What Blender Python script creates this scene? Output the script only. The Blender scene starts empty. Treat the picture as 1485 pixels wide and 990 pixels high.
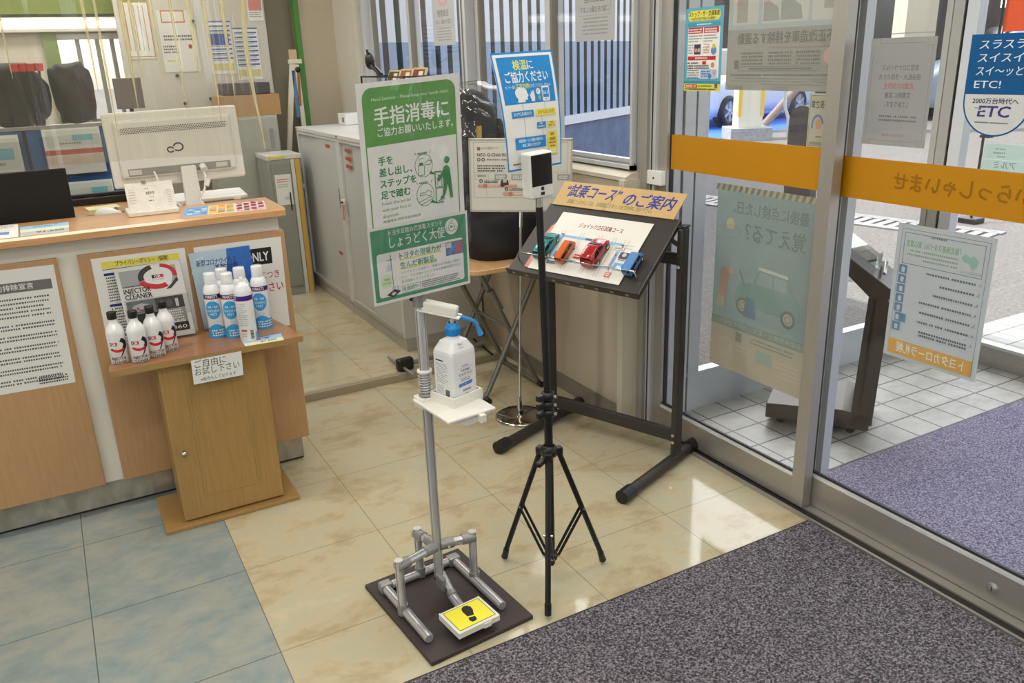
import bpy, bmesh, math, random
from mathutils import Vector, Matrix
random.seed(7)
scene = bpy.context.scene
COL = scene.collection
V = Vector
PI = math.pi
R = math.radians

# ------------------------------------------------------------------ camera, world, sun, exposure
def make_camera():
    f, yaw, pitch, roll = 1187.739, 0.498041, 0.332941, -0.0351769
    cy, sy, cp, sp = math.cos(yaw), math.sin(yaw), math.cos(pitch), math.sin(pitch)
    fwd = V((sy*cp, cy*cp, -sp)); right = V((cy, -sy, 0)); up = right.cross(fwd)
    c, s = math.cos(roll), math.sin(roll)
    r2 = c*right + s*up; u2 = -s*right + c*up
    cam = bpy.data.cameras.new('camera'); o = bpy.data.objects.new('camera', cam); COL.objects.link(o)
    cam.sensor_width = 36.0; cam.lens = f/1485*36.0; cam.clip_start = .05; cam.clip_end = 300
    m = Matrix(((r2.x, u2.x, -fwd.x, .1445), (r2.y, u2.y, -fwd.y, -2.41391), (r2.z, u2.z, -fwd.z, 1.53287), (0, 0, 0, 1)))
    o.matrix_world = m
    scene.camera = o
make_camera()

w = bpy.data.worlds.new('sky'); scene.world = w; w.use_nodes = True
nt = w.node_tree; bg = nt.nodes['Background']
sky = nt.nodes.new('ShaderNodeTexSky'); sky.sky_type = 'NISHITA'; sky.sun_disc = False
sky.sun_elevation = R(50); sky.sun_rotation = R(40); sky.altitude = 0; sky.dust_density = 2.0; sky.ozone_density = 2.0
hs = nt.nodes.new('ShaderNodeHueSaturation'); hs.inputs['Saturation'].default_value = .38
nt.links.new(sky.outputs['Color'], hs.inputs['Color']); nt.links.new(hs.outputs['Color'], bg.inputs['Color']); bg.inputs['Strength'].default_value = 0.56

sun = bpy.data.lights.new('sun', 'SUN'); sun.energy = 7.6; sun.angle = R(.6); sun.color = (1, .955, .89)
so = bpy.data.objects.new('sun', sun); COL.objects.link(so)
so.rotation_euler = V((.60, -.50, -1)).to_track_quat('-Z', 'Y').to_euler(); so.location = (-4, 6, 9)

CEIL_LIGHT = 15.0
TUBE_EMIT = 9.0
scene.view_settings.view_transform = 'Standard'
scene.view_settings.look = 'None'
scene.view_settings.gamma = 1.0
scene.view_settings.use_curve_mapping = False
scene.view_settings.exposure = -0.2
scene.cycles.transparent_max_bounces = 32
scene.cycles.max_bounces = 10
scene.cycles.caustics_reflective = False
scene.cycles.caustics_refractive = False
scene.cycles.sample_clamp_indirect = 6.0

# ------------------------------------------------------------------ materials
def lin(c):
    r = []
    for v in c[:3]:
        v /= 255.0
        r.append(v/12.92 if v <= .04045 else ((v+.055)/1.055)**2.4)
    return (*r, 1.0)
MATS = {}
def mat(name, rgb, rough=.5, metal=0.0, spec=.5, coat=0.0, emit=None, estr=0.0):
    if name in MATS: return MATS[name]
    m = bpy.data.materials.new(name); m.use_nodes = True
    b = m.node_tree.nodes['Principled BSDF']
    b.inputs['Base Color'].default_value = lin(rgb); b.inputs['Roughness'].default_value = rough
    b.inputs['Metallic'].default_value = metal; b.inputs['Specular IOR Level'].default_value = spec
    b.inputs['Coat Weight'].default_value = coat; b.inputs['Coat Roughness'].default_value = .08
    if emit:
        b.inputs['Emission Color'].default_value = lin(emit); b.inputs['Emission Strength'].default_value = estr
    MATS[name] = m
    return m
def ink(c, rough=.55):
    return mat('print_%02x%02x%02x' % tuple(int(x) for x in c[:3]), c, rough, spec=.3)
def nodes_of(m): return m.node_tree.nodes, m.node_tree.links, m.node_tree.nodes['Principled BSDF']
def world_coord(N, L, scale, rot=(0, 0, 0)):
    g = N.new('ShaderNodeNewGeometry'); mp = N.new('ShaderNodeMapping')
    mp.inputs['Scale'].default_value = scale; mp.inputs['Rotation'].default_value = rot
    L.new(g.outputs['Position'], mp.inputs['Vector']); return mp.outputs['Vector']
def ramp(N, L, src, stops):
    r = N.new('ShaderNodeValToRGB'); e = r.color_ramp.elements
    e[0].position, e[0].color = stops[0][0], lin(stops[0][1]); e[1].position, e[1].color = stops[-1][0], lin(stops[-1][1])
    for p, c in stops[1:-1]:
        x = e.new(p); x.color = lin(c)
    L.new(src, r.inputs['Fac']); return r.outputs['Color']
def wood(name, c1, c2, scale=(9, 9, .9), rough=.4, coat=.15):
    if name in MATS: return MATS[name]
    m = mat(name, c1, rough, coat=coat); N, L, b = nodes_of(m)
    v = world_coord(N, L, scale)
    n = N.new('ShaderNodeTexNoise'); n.inputs['Scale'].default_value = 6; n.inputs['Detail'].default_value = 6; n.inputs['Roughness'].default_value = .65
    L.new(v, n.inputs['Vector'])
    L.new(ramp(N, L, n.outputs['Fac'], [(.32, c2), (.62, c1)]), b.inputs['Base Color'])
    return m
def metal(name, rgb, rough=.35, aniso=None):
    m = mat(name, rgb, rough, metal=.9)
    return m
def brushed(name, rgb, rgb2, scale, rough=.38):
    if name in MATS: return MATS[name]
    m = mat(name, rgb, rough, metal=.6); N, L, b = nodes_of(m)
    n = N.new('ShaderNodeTexNoise'); n.inputs['Scale'].default_value = 5; n.inputs['Detail'].default_value = 4
    L.new(world_coord(N, L, scale), n.inputs['Vector'])
    L.new(ramp(N, L, n.outputs['Fac'], [(.3, rgb), (.7, rgb2)]), b.inputs['Base Color'])
    return m
def see_through(name, tint, base=.04, edge=.5, rough=.02, haze=0.0, hazecol=(255, 255, 255)):
    if name in MATS: return MATS[name]
    m = bpy.data.materials.new(name); m.use_nodes = True; N = m.node_tree.nodes; L = m.node_tree.links
    N.remove(N['Principled BSDF']); out = N['Material Output']
    t = N.new('ShaderNodeBsdfTransparent'); t.inputs['Color'].default_value = lin(tint)
    g = N.new('ShaderNodeBsdfGlossy'); g.inputs['Roughness'].default_value = rough
    lw = N.new('ShaderNodeLayerWeight'); lw.inputs['Blend'].default_value = .5
    p = N.new('ShaderNodeMath'); p.operation = 'POWER'; p.inputs[1].default_value = 4; L.new(lw.outputs['Facing'], p.inputs[0])
    ma = N.new('ShaderNodeMath'); ma.operation = 'MULTIPLY_ADD'; ma.inputs[1].default_value = edge; ma.inputs[2].default_value = base
    L.new(p.outputs[0], ma.inputs[0])
    mx = N.new('ShaderNodeMixShader'); L.new(ma.outputs[0], mx.inputs[0]); L.new(t.outputs[0], mx.inputs[1]); L.new(g.outputs[0], mx.inputs[2])
    last = mx.outputs[0]
    if haze:
        d = N.new('ShaderNodeBsdfDiffuse'); d.inputs['Color'].default_value = lin(hazecol)
        tr = N.new('ShaderNodeBsdfTranslucent'); tr.inputs['Color'].default_value = lin(hazecol)
        a = N.new('ShaderNodeMixShader'); a.inputs[0].default_value = .5; L.new(d.outputs[0], a.inputs[1]); L.new(tr.outputs[0], a.inputs[2])
        mh = N.new('ShaderNodeMixShader'); mh.inputs[0].default_value = haze; L.new(last, mh.inputs[1]); L.new(a.outputs[0], mh.inputs[2]); last = mh.outputs[0]
    L.new(last, out.inputs['Surface']); MATS[name] = m
    return m
def translucent_paper(name, rgb, share=.35):
    if name in MATS: return MATS[name]
    m = mat(name, rgb, .6, spec=.2); N, L, b = nodes_of(m); out = N['Material Output']
    t = N.new('ShaderNodeBsdfTranslucent'); t.inputs['Color'].default_value = lin(rgb)
    mx = N.new('ShaderNodeMixShader'); mx.inputs[0].default_value = share
    L.new(b.outputs[0], mx.inputs[1]); L.new(t.outputs[0], mx.inputs[2]); L.new(mx.outputs[0], out.inputs['Surface'])
    return m

def tile_floor(name, stops, grout, T=.45, rough=.16, off=(0, 0), gw=.0016, nscale=2.2):
    m = mat(name, stops[0][1], rough, spec=.5); N, L, b = nodes_of(m)
    n1 = N.new('ShaderNodeTexNoise'); n1.inputs['Scale'].default_value = nscale; n1.inputs['Detail'].default_value = 9; n1.inputs['Roughness'].default_value = .68
    n1.inputs['Distortion'].default_value = .25
    L.new(world_coord(N, L, (1, 1.5, 1), (0, 0, .5)), n1.inputs['Vector'])
    col = ramp(N, L, n1.outputs['Fac'], stops)
    g = N.new('ShaderNodeNewGeometry'); sx = N.new('ShaderNodeSeparateXYZ'); L.new(g.outputs['Position'], sx.inputs[0])
    ds = []
    for ax, o in (('X', off[0]), ('Y', off[1])):
        a = N.new('ShaderNodeMath'); a.operation = 'ADD'; a.inputs[1].default_value = -o + T*.5; L.new(sx.outputs[ax], a.inputs[0])
        w_ = N.new('ShaderNodeMath'); w_.operation = 'WRAP'; w_.inputs[1].default_value = T; w_.inputs[2].default_value = 0; L.new(a.outputs[0], w_.inputs[0])
        s_ = N.new('ShaderNodeMath'); s_.operation = 'SUBTRACT'; s_.inputs[1].default_value = T*.5; L.new(w_.outputs[0], s_.inputs[0])
        ab = N.new('ShaderNodeMath'); ab.operation = 'ABSOLUTE'; L.new(s_.outputs[0], ab.inputs[0]); ds.append(ab)
    mn = N.new('ShaderNodeMath'); mn.operation = 'MINIMUM'; L.new(ds[0].outputs[0], mn.inputs[0]); L.new(ds[1].outputs[0], mn.inputs[1])
    lt = N.new('ShaderNodeMath'); lt.operation = 'LESS_THAN'; lt.inputs[1].default_value = gw; L.new(mn.outputs[0], lt.inputs[0])
    mx = N.new('ShaderNodeMix'); mx.data_type = 'RGBA'; L.new(lt.outputs[0], mx.inputs[0]); L.new(col, mx.inputs[6]); mx.inputs[7].default_value = lin(grout)
    L.new(mx.outputs[2], b.inputs['Base Color'])
    n2 = N.new('ShaderNodeTexNoise'); n2.inputs['Scale'].default_value = 14; n2.inputs['Detail'].default_value = 4
    L.new(world_coord(N, L, (1, 1, 1)), n2.inputs['Vector'])
    bp = N.new('ShaderNodeBump'); bp.inputs['Strength'].default_value = .035; bp.inputs['Distance'].default_value = .01
    L.new(n2.outputs['Fac'], bp.inputs['Height']); L.new(bp.outputs[0], b.inputs['Normal'])
    return m
def carpet(name, stops, scale=150):
    m = mat(name, stops[0][1], .95, spec=.05); N, L, b = nodes_of(m)
    n = N.new('ShaderNodeTexNoise'); n.inputs['Scale'].default_value = scale; n.inputs['Detail'].default_value = 3; n.inputs['Roughness'].default_value = .7
    L.new(world_coord(N, L, (1, 1, 1)), n.inputs['Vector'])
    L.new(ramp(N, L, n.outputs['Fac'], stops), b.inputs['Base Color'])
    bp = N.new('ShaderNodeBump'); bp.inputs['Strength'].default_value = .9; bp.inputs['Distance'].default_value = .006
    L.new(n.outputs['Fac'], bp.inputs['Height']); L.new(bp.outputs[0], b.inputs['Normal'])
    return m
def speckle(name, stops, scale=60, rough=.9, bump=.3):
    m = mat(name, stops[0][1], rough, spec=.2); N, L, b = nodes_of(m)
    n = N.new('ShaderNodeTexNoise'); n.inputs['Scale'].default_value = scale; n.inputs['Detail'].default_value = 8; n.inputs['Roughness'].default_value = .75
    L.new(world_coord(N, L, (1, 1, 1)), n.inputs['Vector'])
    L.new(ramp(N, L, n.outputs['Fac'], stops), b.inputs['Base Color'])
    bp = N.new('ShaderNodeBump'); bp.inputs['Strength'].default_value = bump; bp.inputs['Distance'].default_value = .01
    L.new(n.outputs['Fac'], bp.inputs['Height']); L.new(bp.outputs[0], b.inputs['Normal'])
    return m

M_cream = tile_floor('cream_marbled_vinyl_tile', [(.30, (168, 151, 118)), (.42, (182, 168, 136)), (.50, (191, 179, 148)), (.57, (184, 178, 152)), (.70, (198, 186, 154))], (140, 128, 98), rough=.075, gw=.0013, nscale=4.2)
M_blue = tile_floor('blue_grey_marbled_vinyl_tile', [(.30, (122, 136, 136)), (.47, (140, 151, 148)), (.56, (154, 157, 147)), (.70, (158, 165, 160))], (92, 100, 98), rough=.2, nscale=4.6)
M_mat = carpet('charcoal_loop_pile', [(.32, (35, 32, 36)), (.48, (90, 85, 90)), (.64, (158, 152, 159))], 155)
M_matout = carpet('violet_grey_loop_pile', [(.30, (72, 66, 88)), (.48, (130, 123, 146)), (.66, (192, 186, 204))], 160)
M_rubber = mat('black_rubber_edge', (36, 33, 35), .6)
M_porch = tile_floor('porch_ceramic_tile', [(.3, (148, 144, 134)), (.5, (172, 169, 160)), (.7, (188, 186, 180))], (84, 78, 70), T=.151, rough=.45, off=(2.62, .225), gw=.0042, nscale=5)
M_asph = speckle('asphalt', [(.3, (88, 84, 82)), (.5, (122, 117, 113)), (.7, (150, 145, 140))], 45)
M_wall = mat('off_white_wall_paint', (206, 200, 186), .7)
M_wallb = mat('beige_wall_panel', (190, 178, 158), .65)
M_wallg = mat('grey_green_wall_panel', (166, 160, 144), .7)
M_ceil = mat('white_ceiling_board', (226, 224, 216), .8)
M_alu = brushed('brushed_aluminium', (172, 169, 162), (184, 181, 174), (200, 200, 2), .42)
M_alux = brushed('brushed_aluminium_rail', (166, 162, 154), (180, 176, 168), (200, 2, 200), .38)
M_aluw = mat('satin_silver_anodised_frame', (204, 206, 208), .42, metal=.3)
M_dark = mat('dark_gasket', (38, 36, 34), .6)
M_steel = brushed('stainless_kick_plate', (150, 146, 136), (196, 192, 180), (4, 4, 2), .3)
M_glass = see_through('clear_glass', (252, 253, 253), .03, .5)
M_lowglass = see_through('frosted_film_glass', (206, 220, 228), .06, .5)
M_vinyl = see_through('clear_vinyl_sheet', (244, 243, 236), .10, .7, .08, .035, (225, 222, 208))
M_film = see_through('clear_plastic_wrap', (246, 246, 246), .035, .5, .12, .015)
M_sleeve = see_through('glossy_clear_sleeve', (252, 252, 252), .05, .5, .06)
M_acryl = see_through('clear_acrylic', (242, 244, 244), .06, .7)
M_wood = wood('counter_beech_laminate', (188, 149, 107), (178, 138, 96), (22, 22, 1.2))
M_woodt = wood('counter_top_beech', (206, 160, 112), (190, 142, 96), (.9, 9, 9), .3, .3)
M_woods = wood('pedestal_oak_laminate', (168, 134, 80), (158, 122, 70), (22, 22, 1.2))
M_woodst = wood('pedestal_shelf_walnut', (160, 112, 72), (142, 96, 60), (.9, 9, 9), .28, .3)
M_wedge = mat('pedestal_edge_band', (162, 132, 80), .45)
M_white = mat('white_laminate', (226, 224, 214), .5)
M_whitep = mat('white_plastic', (232, 231, 226), .35)
M_cabw = mat('cool_white_painted_steel', (206, 206, 202), .38)
M_cabd = mat('pale_grey_painted_steel', (190, 191, 188), .36)
M_cabp = mat('cabinet_plinth_steel', (176, 172, 164), .45)
M_black = mat('black_plastic', (22, 21, 22), .35)
M_blackm = mat('black_powder_coat', (26, 25, 27), .42, metal=.2)
M_easel = mat('charcoal_powder_coat', (58, 54, 50), .42, metal=.25)
M_chrome = mat('chrome', (200, 196, 190), .12, metal=1)
M_cast = mat('cast_grey_joint', (156, 156, 154), .4, metal=.55)
M_tube = mat('anodised_pipe', (206, 207, 208), .32, metal=.65)
M_board = mat('dark_brown_rubber_board', (58, 48, 46), .6)
M_iv = mat('ivory_plastic', (228, 226, 216), .38)
M_cyan = mat('sky_blue_pump_plastic', (30, 140, 214), .3)
M_paper = mat('white_paper', (226, 226, 222), .6, spec=.25)
M_gloss = mat('glossy_white_print', (228, 228, 226), .25, coat=.3)

# ------------------------------------------------------------------ mesh building
class MB:
    def __init__(s): s.v = []; s.f = []; s.fm = []; s.sm = []; s.mats = []
    def mi(s, m):
        if m not in s.mats: s.mats.append(m)
        return s.mats.index(m)
    def add(s, vs, fs, m, smooth=False):
        o = len(s.v); k = s.mi(m)
        s.v.extend(V(p) for p in vs)
        for f in fs: s.f.append([i+o for i in f]); s.fm.append(k); s.sm.append(smooth)
        return s
    def bm(s, b, m, smooth=False):
        b.verts.index_update()
        s.add([v.co.copy() for v in b.verts], [[v.index for v in f.verts] for f in b.faces], m, smooth); b.free(); return s
    def box(s, x0, x1, y0, y1, z0, z1, m, bev=0.0):
        return s.obox(V(((x0+x1)/2, (y0+y1)/2, (z0+z1)/2)), (V((1, 0, 0)), V((0, 1, 0)), V((0, 0, 1))), (abs(x1-x0)/2, abs(y1-y0)/2, abs(z1-z0)/2), m, bev)
    def obox(s, c, ax, h, m, bev=0.0, seg=2):
        c = V(c); ax = [V(a) for a in ax]
        b = bmesh.new(); bmesh.ops.create_cube(b, size=1)
        for v in b.verts: v.co = V((v.co.x*2*h[0], v.co.y*2*h[1], v.co.z*2*h[2]))
        if bev > 0: bmesh.ops.bevel(b, geom=b.edges[:], offset=min(bev, min(h)*.95), segments=seg, affect='EDGES', profile=.5)
        for v in b.verts: v.co = c + ax[0]*v.co.x + ax[1]*v.co.y + ax[2]*v.co.z
        bmesh.ops.recalc_face_normals(b, faces=b.faces[:])
        return s.bm(b, m, False)
    def tube(s, pts, r, m, seg=12, caps=True, smooth=True):
        pts = [V(p) for p in pts]; n = len(pts); rs = r if isinstance(r, (list, tuple)) else [r]*n
        t0 = (pts[1]-pts[0]).normalized(); a = V((0, 0, 1)) if abs(t0.z) < .9 else V((1, 0, 0))
        u = t0.cross(a).normalized(); rings = []
        for i in range(n):
            t = (pts[min(i+1, n-1)]-pts[max(i-1, 0)]).normalized()
            u = (u - t*u.dot(t)).normalized(); w_ = t.cross(u)
            rings.append([pts[i] + (u*math.cos(2*PI*k/seg) + w_*math.sin(2*PI*k/seg))*rs[i] for k in range(seg)])
        vs = [p for q in rings for p in q]
        fs = [[i*seg+k, i*seg+(k+1) % seg, (i+1)*seg+(k+1) % seg, (i+1)*seg+k] for i in range(n-1) for k in range(seg)]
        s.add(vs, fs, m, smooth)
        if caps:
            s.add(rings[0], [list(range(seg))[::-1]], m); s.add(rings[-1], [list(range(seg))], m)
        return s
    def cyl(s, p0, p1, r, m, seg=14): return s.tube([p0, p1], r, m, seg)
    def lathe(s, prof, o, m, ax=(0, 0, 1), seg=28, smooth=True, u=None):
        ax = V(ax).normalized(); o = V(o)
        if u is None: u = ax.cross(V((0, 1, 0)) if abs(ax.y) < .9 else V((1, 0, 0))).normalized()
        w_ = ax.cross(u); vs = []
        for r_, z in prof:
            for k in range(seg): vs.append(o + ax*z + (u*math.cos(2*PI*k/seg) + w_*math.sin(2*PI*k/seg))*r_)
        fs = [[i*seg+k, i*seg+(k+1) % seg, (i+1)*seg+(k+1) % seg, (i+1)*seg+k] for i in range(len(prof)-1) for k in range(seg)]
        return s.add(vs, fs, m, smooth)
    def prism(s, poly, o, U, W, D, m, bev=0.0):
        """poly in (U,W) coordinates, extruded along the vector D"""
        o, U, W, D = V(o), V(U), V(W), V(D)
        b = bmesh.new(); a = [b.verts.new(o+U*p[0]+W*p[1]) for p in poly]; f = b.faces.new(a)
        g = bmesh.ops.extrude_face_region(b, geom=[f])
        bmesh.ops.translate(b, verts=[e for e in g['geom'] if isinstance(e, bmesh.types.BMVert)], vec=D)
        bmesh.ops.recalc_face_normals(b, faces=b.faces[:])
        if bev > 0: bmesh.ops.bevel(b, geom=b.edges[:], offset=bev, segments=2, affect='EDGES', profile=.5)
        return s.bm(b, m, False)
    def ball(s, c, r, m, seg=16, ring=10):
        rr = r if isinstance(r, (tuple, list)) else (r, r, r); c = V(c)
        b = bmesh.new(); bmesh.ops.create_uvsphere(b, u_segments=seg, v_segments=ring, radius=1)
        for v in b.verts: v.co = c + V((v.co.x*rr[0], v.co.y*rr[1], v.co.z*rr[2]))
        return s.bm(b, m, True)
    def grid(s, nu, nv, fn, m, smooth=True):
        vs = [fn(i/nu, j/nv) for j in range(nv+1) for i in range(nu+1)]
        fs = [[j*(nu+1)+i, j*(nu+1)+i+1, (j+1)*(nu+1)+i+1, (j+1)*(nu+1)+i] for j in range(nv) for i in range(nu)]
        return s.add(vs, fs, m, smooth)

WL = {}
def tag(o, label, cat, group=None, kind=None):
    if label: o['label'] = label
    if cat: o['category'] = cat
    if group: o['group'] = group
    if kind: o['kind'] = kind
    return o
def thing(name, label, cat, loc=(0, 0, 0), group=None):
    o = bpy.data.objects.new(name, None); COL.objects.link(o); o.location = loc; o.empty_display_size = .05
    WL[o.name] = V(loc); return tag(o, label, cat, group)
def part(name, mb, parent=None, origin=None, label=None):
    me = bpy.data.meshes.new(name)
    base = V(origin) if origin is not None else (WL[parent.name] if parent else V((0, 0, 0)))
    me.from_pydata([tuple(p-base) for p in mb.v], [], mb.f)
    for m in mb.mats: me.materials.append(m)
    me.polygons.foreach_set('material_index', mb.fm); me.polygons.foreach_set('use_smooth', mb.sm); me.update()
    o = bpy.data.objects.new(name, me); COL.objects.link(o); WL[o.name] = base
    if parent:
        o.parent = parent; o.location = base - WL[parent.name]
    else: o.location = base
    if label: o['label'] = label
    return o
def struct(name, mb, parent=None, label=None):
    o = part(name, mb, parent)
    if not parent: o['kind'] = 'structure'
    if label: o['label'] = label
    return o
def dup(root, loc, label, rotz=0):
    r = root.copy(); COL.objects.link(r); r.location = loc; r.rotation_euler = (0, 0, rotz); r['label'] = label
    for ch in root.children:
        c = ch.copy(); COL.objects.link(c); c.parent = r
        for g in ch.children:
            d = g.copy(); COL.objects.link(d); d.parent = c
    return r

# ------------------------------------------------------------------ flat printing: sheets with lettering
GL = {}
def glyph(text, bold=0.0):
    k = (text, bold)
    if k not in GL:
        c = bpy.data.curves.new('lettering', 'FONT'); c.body = text; c.resolution_u = 2; c.dimensions = '2D'; c.fill_mode = 'FRONT'; c.offset = bold
        o = bpy.data.objects.new('lettering', c); me = o.to_mesh()
        vs = [(v.co.x, v.co.y) for v in me.vertices]; fs = [list(p.vertices) for p in me.polygons]
        o.to_mesh_clear(); bpy.data.objects.remove(o); bpy.data.curves.remove(c)
        xs = [p[0] for p in vs] or [0]
        GL[k] = (vs, fs, min(xs), max(xs))
    return GL[k]
def ell(cx, cy, rx, ry=None, n=28, a0=0, a1=360):
    ry = rx if ry is None else ry
    full = abs(a1-a0) >= 360
    m = n if full else n+1
    return [(cx+rx*math.cos(R(a0+(a1-a0)*k/n)), cy+ry*math.sin(R(a0+(a1-a0)*k/n))) for k in range(m)]
class Sheet:
    """printing in sheet units, origin top left, y down"""
    def __init__(s, w_, h, paper, mirror=False, step=None):
        s.w, s.h, s.paper, s.mirror, s.step, s.items, s.n = w_, h, paper, mirror, step or max(w_, h), [], 0
    def put(s, vs, fs, c):
        s.n += 1; s.items.append((vs, fs, c, s.n)); return s
    def rect(s, x, y, w_, h, c):
        nx = max(1, round(w_/s.step)); ny = max(1, round(h/s.step))
        vs = [(x+w_*i/nx, y+h*j/ny) for j in range(ny+1) for i in range(nx+1)]
        return s.put(vs, [[j*(nx+1)+i, j*(nx+1)+i+1, (j+1)*(nx+1)+i+1, (j+1)*(nx+1)+i] for j in range(ny) for i in range(nx)], c)
    def poly(s, pts, c): return s.put(pts, [list(range(len(pts)))], c)
    def rrect(s, x, y, w_, h, r, c, corners=(1, 1, 1, 1)):
        p = []
        for (cx, cy, a), on in zip(((x+w_-r, y+r, -90), (x+w_-r, y+h-r, 0), (x+r, y+h-r, 90), (x+r, y+r, 180)), corners):
            if on: p += [(cx+r*math.cos(R(a+15*k)), cy+r*math.sin(R(a+15*k))) for k in range(7)]
            else: p.append((cx + r*(1 if a in (-90, 0) else -1), cy + r*(1 if a in (0, 90) else -1)))
        ys = sorted(set([y, y+h, y+r, y+h-r] + [y+h*k/max(1, round(h/s.step)) for k in range(1, max(1, round(h/s.step)))]))
        return s.poly(p, c) if s.step >= h else s.scan(p, ys, c)
    def scan(s, p, ys, c):
        ally = sorted(set(ys) | {q[1] for q in p}); vs = []; fs = []
        for yy in ally:
            yy2 = min(max(yy, min(q[1] for q in p)+1e-5), max(q[1] for q in p)-1e-5); xs = []
            for a, b in zip(p, p[1:]+p[:1]):
                if (a[1] <= yy2) != (b[1] <= yy2): xs.append(a[0]+(b[0]-a[0])*(yy2-a[1])/(b[1]-a[1]))
            if len(xs) >= 2: vs += [(min(xs), yy), (max(xs), yy)]
        for k in range(len(vs)//2-1): fs.append([2*k, 2*k+1, 2*k+3, 2*k+2])
        return s.put(vs, fs, c)
    def circ(s, x, y, r, c, ry=None): return s.poly(ell(x, y, r, ry), c)
    def ring(s, x, y, r, t, c, ry=None, a0=0, a1=360, n=32):
        ry = r if ry is None else ry; a = ell(x, y, r, ry, n, a0, a1); b = ell(x, y, r-t, ry-t, n, a0, a1); k = len(a); full = abs(a1-a0) >= 360
        return s.put(a+b, [[i, (i+1) % k, k+(i+1) % k, k+i] for i in range(k if full else k-1)], c)
    def line(s, x0, y0, x1, y1, t, c):
        d = math.hypot(x1-x0, y1-y0) or 1; nx, ny = -(y1-y0)/d*t/2, (x1-x0)/d*t/2
        return s.poly([(x0+nx, y0+ny), (x1+nx, y1+ny), (x1-nx, y1-ny), (x0-nx, y0-ny)], c)
    def path(s, pts, t, c):
        for a, b in zip(pts, pts[1:]): s.line(*a, *b, t, c)
        return s
    def frame(s, x, y, w_, h, t, c):
        s.rect(x, y, w_, t, c); s.rect(x, y+h-t, w_, t, c); s.rect(x, y+t, t, h-2*t, c); return s.rect(x+w_-t, y+t, t, h-2*t, c)
    def text(s, t, x, y, h, c, bold=0.0, w=None, a='l', slant=0.0):
        vs, fs, x0, x1 = glyph(t, 0.0); sx = (w/(x1-x0)) if w else h
        W_ = (x1-x0)*sx; ox = x - (W_/2 if a == 'c' else W_ if a == 'r' else 0)
        d = bold*.55*h; offs = [(0, 0)] if bold < .008 else [(-d, 0), (d, 0)] if bold < .016 else [(-d, -d*.7), (d, -d*.7), (-d, d*.7), (d, d*.7)]
        s.n += 1
        for k, (dx, dy) in enumerate(offs): s.items.append(([(ox+(p[0]-x0)*sx + slant*p[1]*h + dx, y+h*.86-p[1]*h + dy) for p in vs], fs, c, s.n+.3*k))
        return s
    def rows(s, x, y, w_, n, pitch, h, c, rag=.35, gap=.12):
        """lines of print too small to read in the photograph"""
        vs = []; fs = []
        for k in range(n):
            xe = x + w_*(1 - random.random()*rag*(1 if k % 3 == 2 else .3)); xx = x
            while xx < xe:
                l = h*(.6+random.random()*.5); e = min(xx+l, xe); o = len(vs); yy = y+k*pitch
                vs += [(xx, yy), (e, yy), (e, yy+h), (xx, yy+h)]; fs.append([o, o+1, o+2, o+3]); xx = e + h*(.42+.9*(random.random() < .05))
        return s.put(vs, fs, c) if fs else s
    def vcol(s, x, y, n, pitch, h, t, c): # short strokes
        for k in range(n): s.rect(x, y+k*pitch, t, h, c)
        return s
    def mesh(s, fn, thick=.0006, layer=.00015, back=None):
        mb = MB(); nx = max(1, round(s.w/s.step)); ny = max(1, round(s.h/s.step))
        g = lambda x, y, d: fn((s.w-x) if s.mirror else x, y, d)
        for d, m in ((0, s.paper), (-thick, back or s.paper)):
            mb.grid(nx, ny, lambda a, b: g(a*s.w, b*s.h, d), m, s.step < max(s.w, s.h))
        per = [(0, 0), (s.w, 0), (s.w, s.h), (0, s.h)]
        for a, b in zip(per, per[1:]+per[:1]):
            k = max(1, round(max(abs(a[0]-b[0]), abs(a[1]-b[1]))/s.step)); q = [(a[0]+(b[0]-a[0])*i/k, a[1]+(b[1]-a[1])*i/k) for i in range(k+1)]
            mb.add([g(*p, 0) for p in q]+[g(*p, -thick) for p in q], [[i, i+1, k+2+i, k+1+i] for i in range(k)], s.paper)
        for vs, fs, c, n in s.items:
            mb.add([g(p[0], p[1], layer*n) for p in vs], fs, c if not isinstance(c, tuple) else ink(c))
        return mb
def quad(TL, TR, BR, BL, w_, h, bend=None):
    TL, TR, BR, BL = V(TL), V(TR), V(BR), V(BL); n = (BL-TL).cross(TR-TL).normalized()
    def fn(x, y, d):
        a, b = x/w_, y/h; p = (TL*(1-a)+TR*a)*(1-b)+(BL*(1-a)+BR*a)*b
        if bend: d += bend(a, b)
        return p + n*d
    return fn
def curl(o, r, a0, zt, mm=.001, axis=(0, 0, 1)):
    """wrap a label given in millimetres round a vertical cylinder; angle grows with x as read from outside"""
    o = V(o)
    def fn(x, y, d):
        a = a0 + x*mm/r
        return V((o.x+(r+d)*math.cos(a), o.y+(r+d)*math.sin(a), o.z+zt-y*mm))
    return fn
def sliced(vs, fs, step=3.0):
    b = bmesh.new(); q = [b.verts.new((x, y, 0)) for x, y in vs]
    for f in fs:
        try: b.faces.new([q[i] for i in f])
        except ValueError: pass
    x0, x1 = min(p[0] for p in vs), max(p[0] for p in vs); x = math.floor(x0/step)*step+step
    bmesh.ops.triangulate(b, faces=[f for f in b.faces if len(f.verts) > 4])
    while x < x1:
        bmesh.ops.bisect_plane(b, geom=b.verts[:]+b.edges[:]+b.faces[:], plane_co=(x, 0, 0), plane_no=(1, 0, 0)); x += step
    b.verts.index_update()
    r = [(v.co.x, v.co.y) for v in b.verts], [[v.index for v in f.verts] for f in b.faces]; b.free(); return r
def wrap_label(S, fn, parent, name='label', step=3.0):
    lm = MB()
    for vs, fs, cc, n in S.items:
        v2, f2 = sliced(vs, fs, step); lm.add([fn(x, y, .0002+.00004*n) for x, y in v2], f2, ink(cc, .3))
    return part(name, lm, parent)
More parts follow.
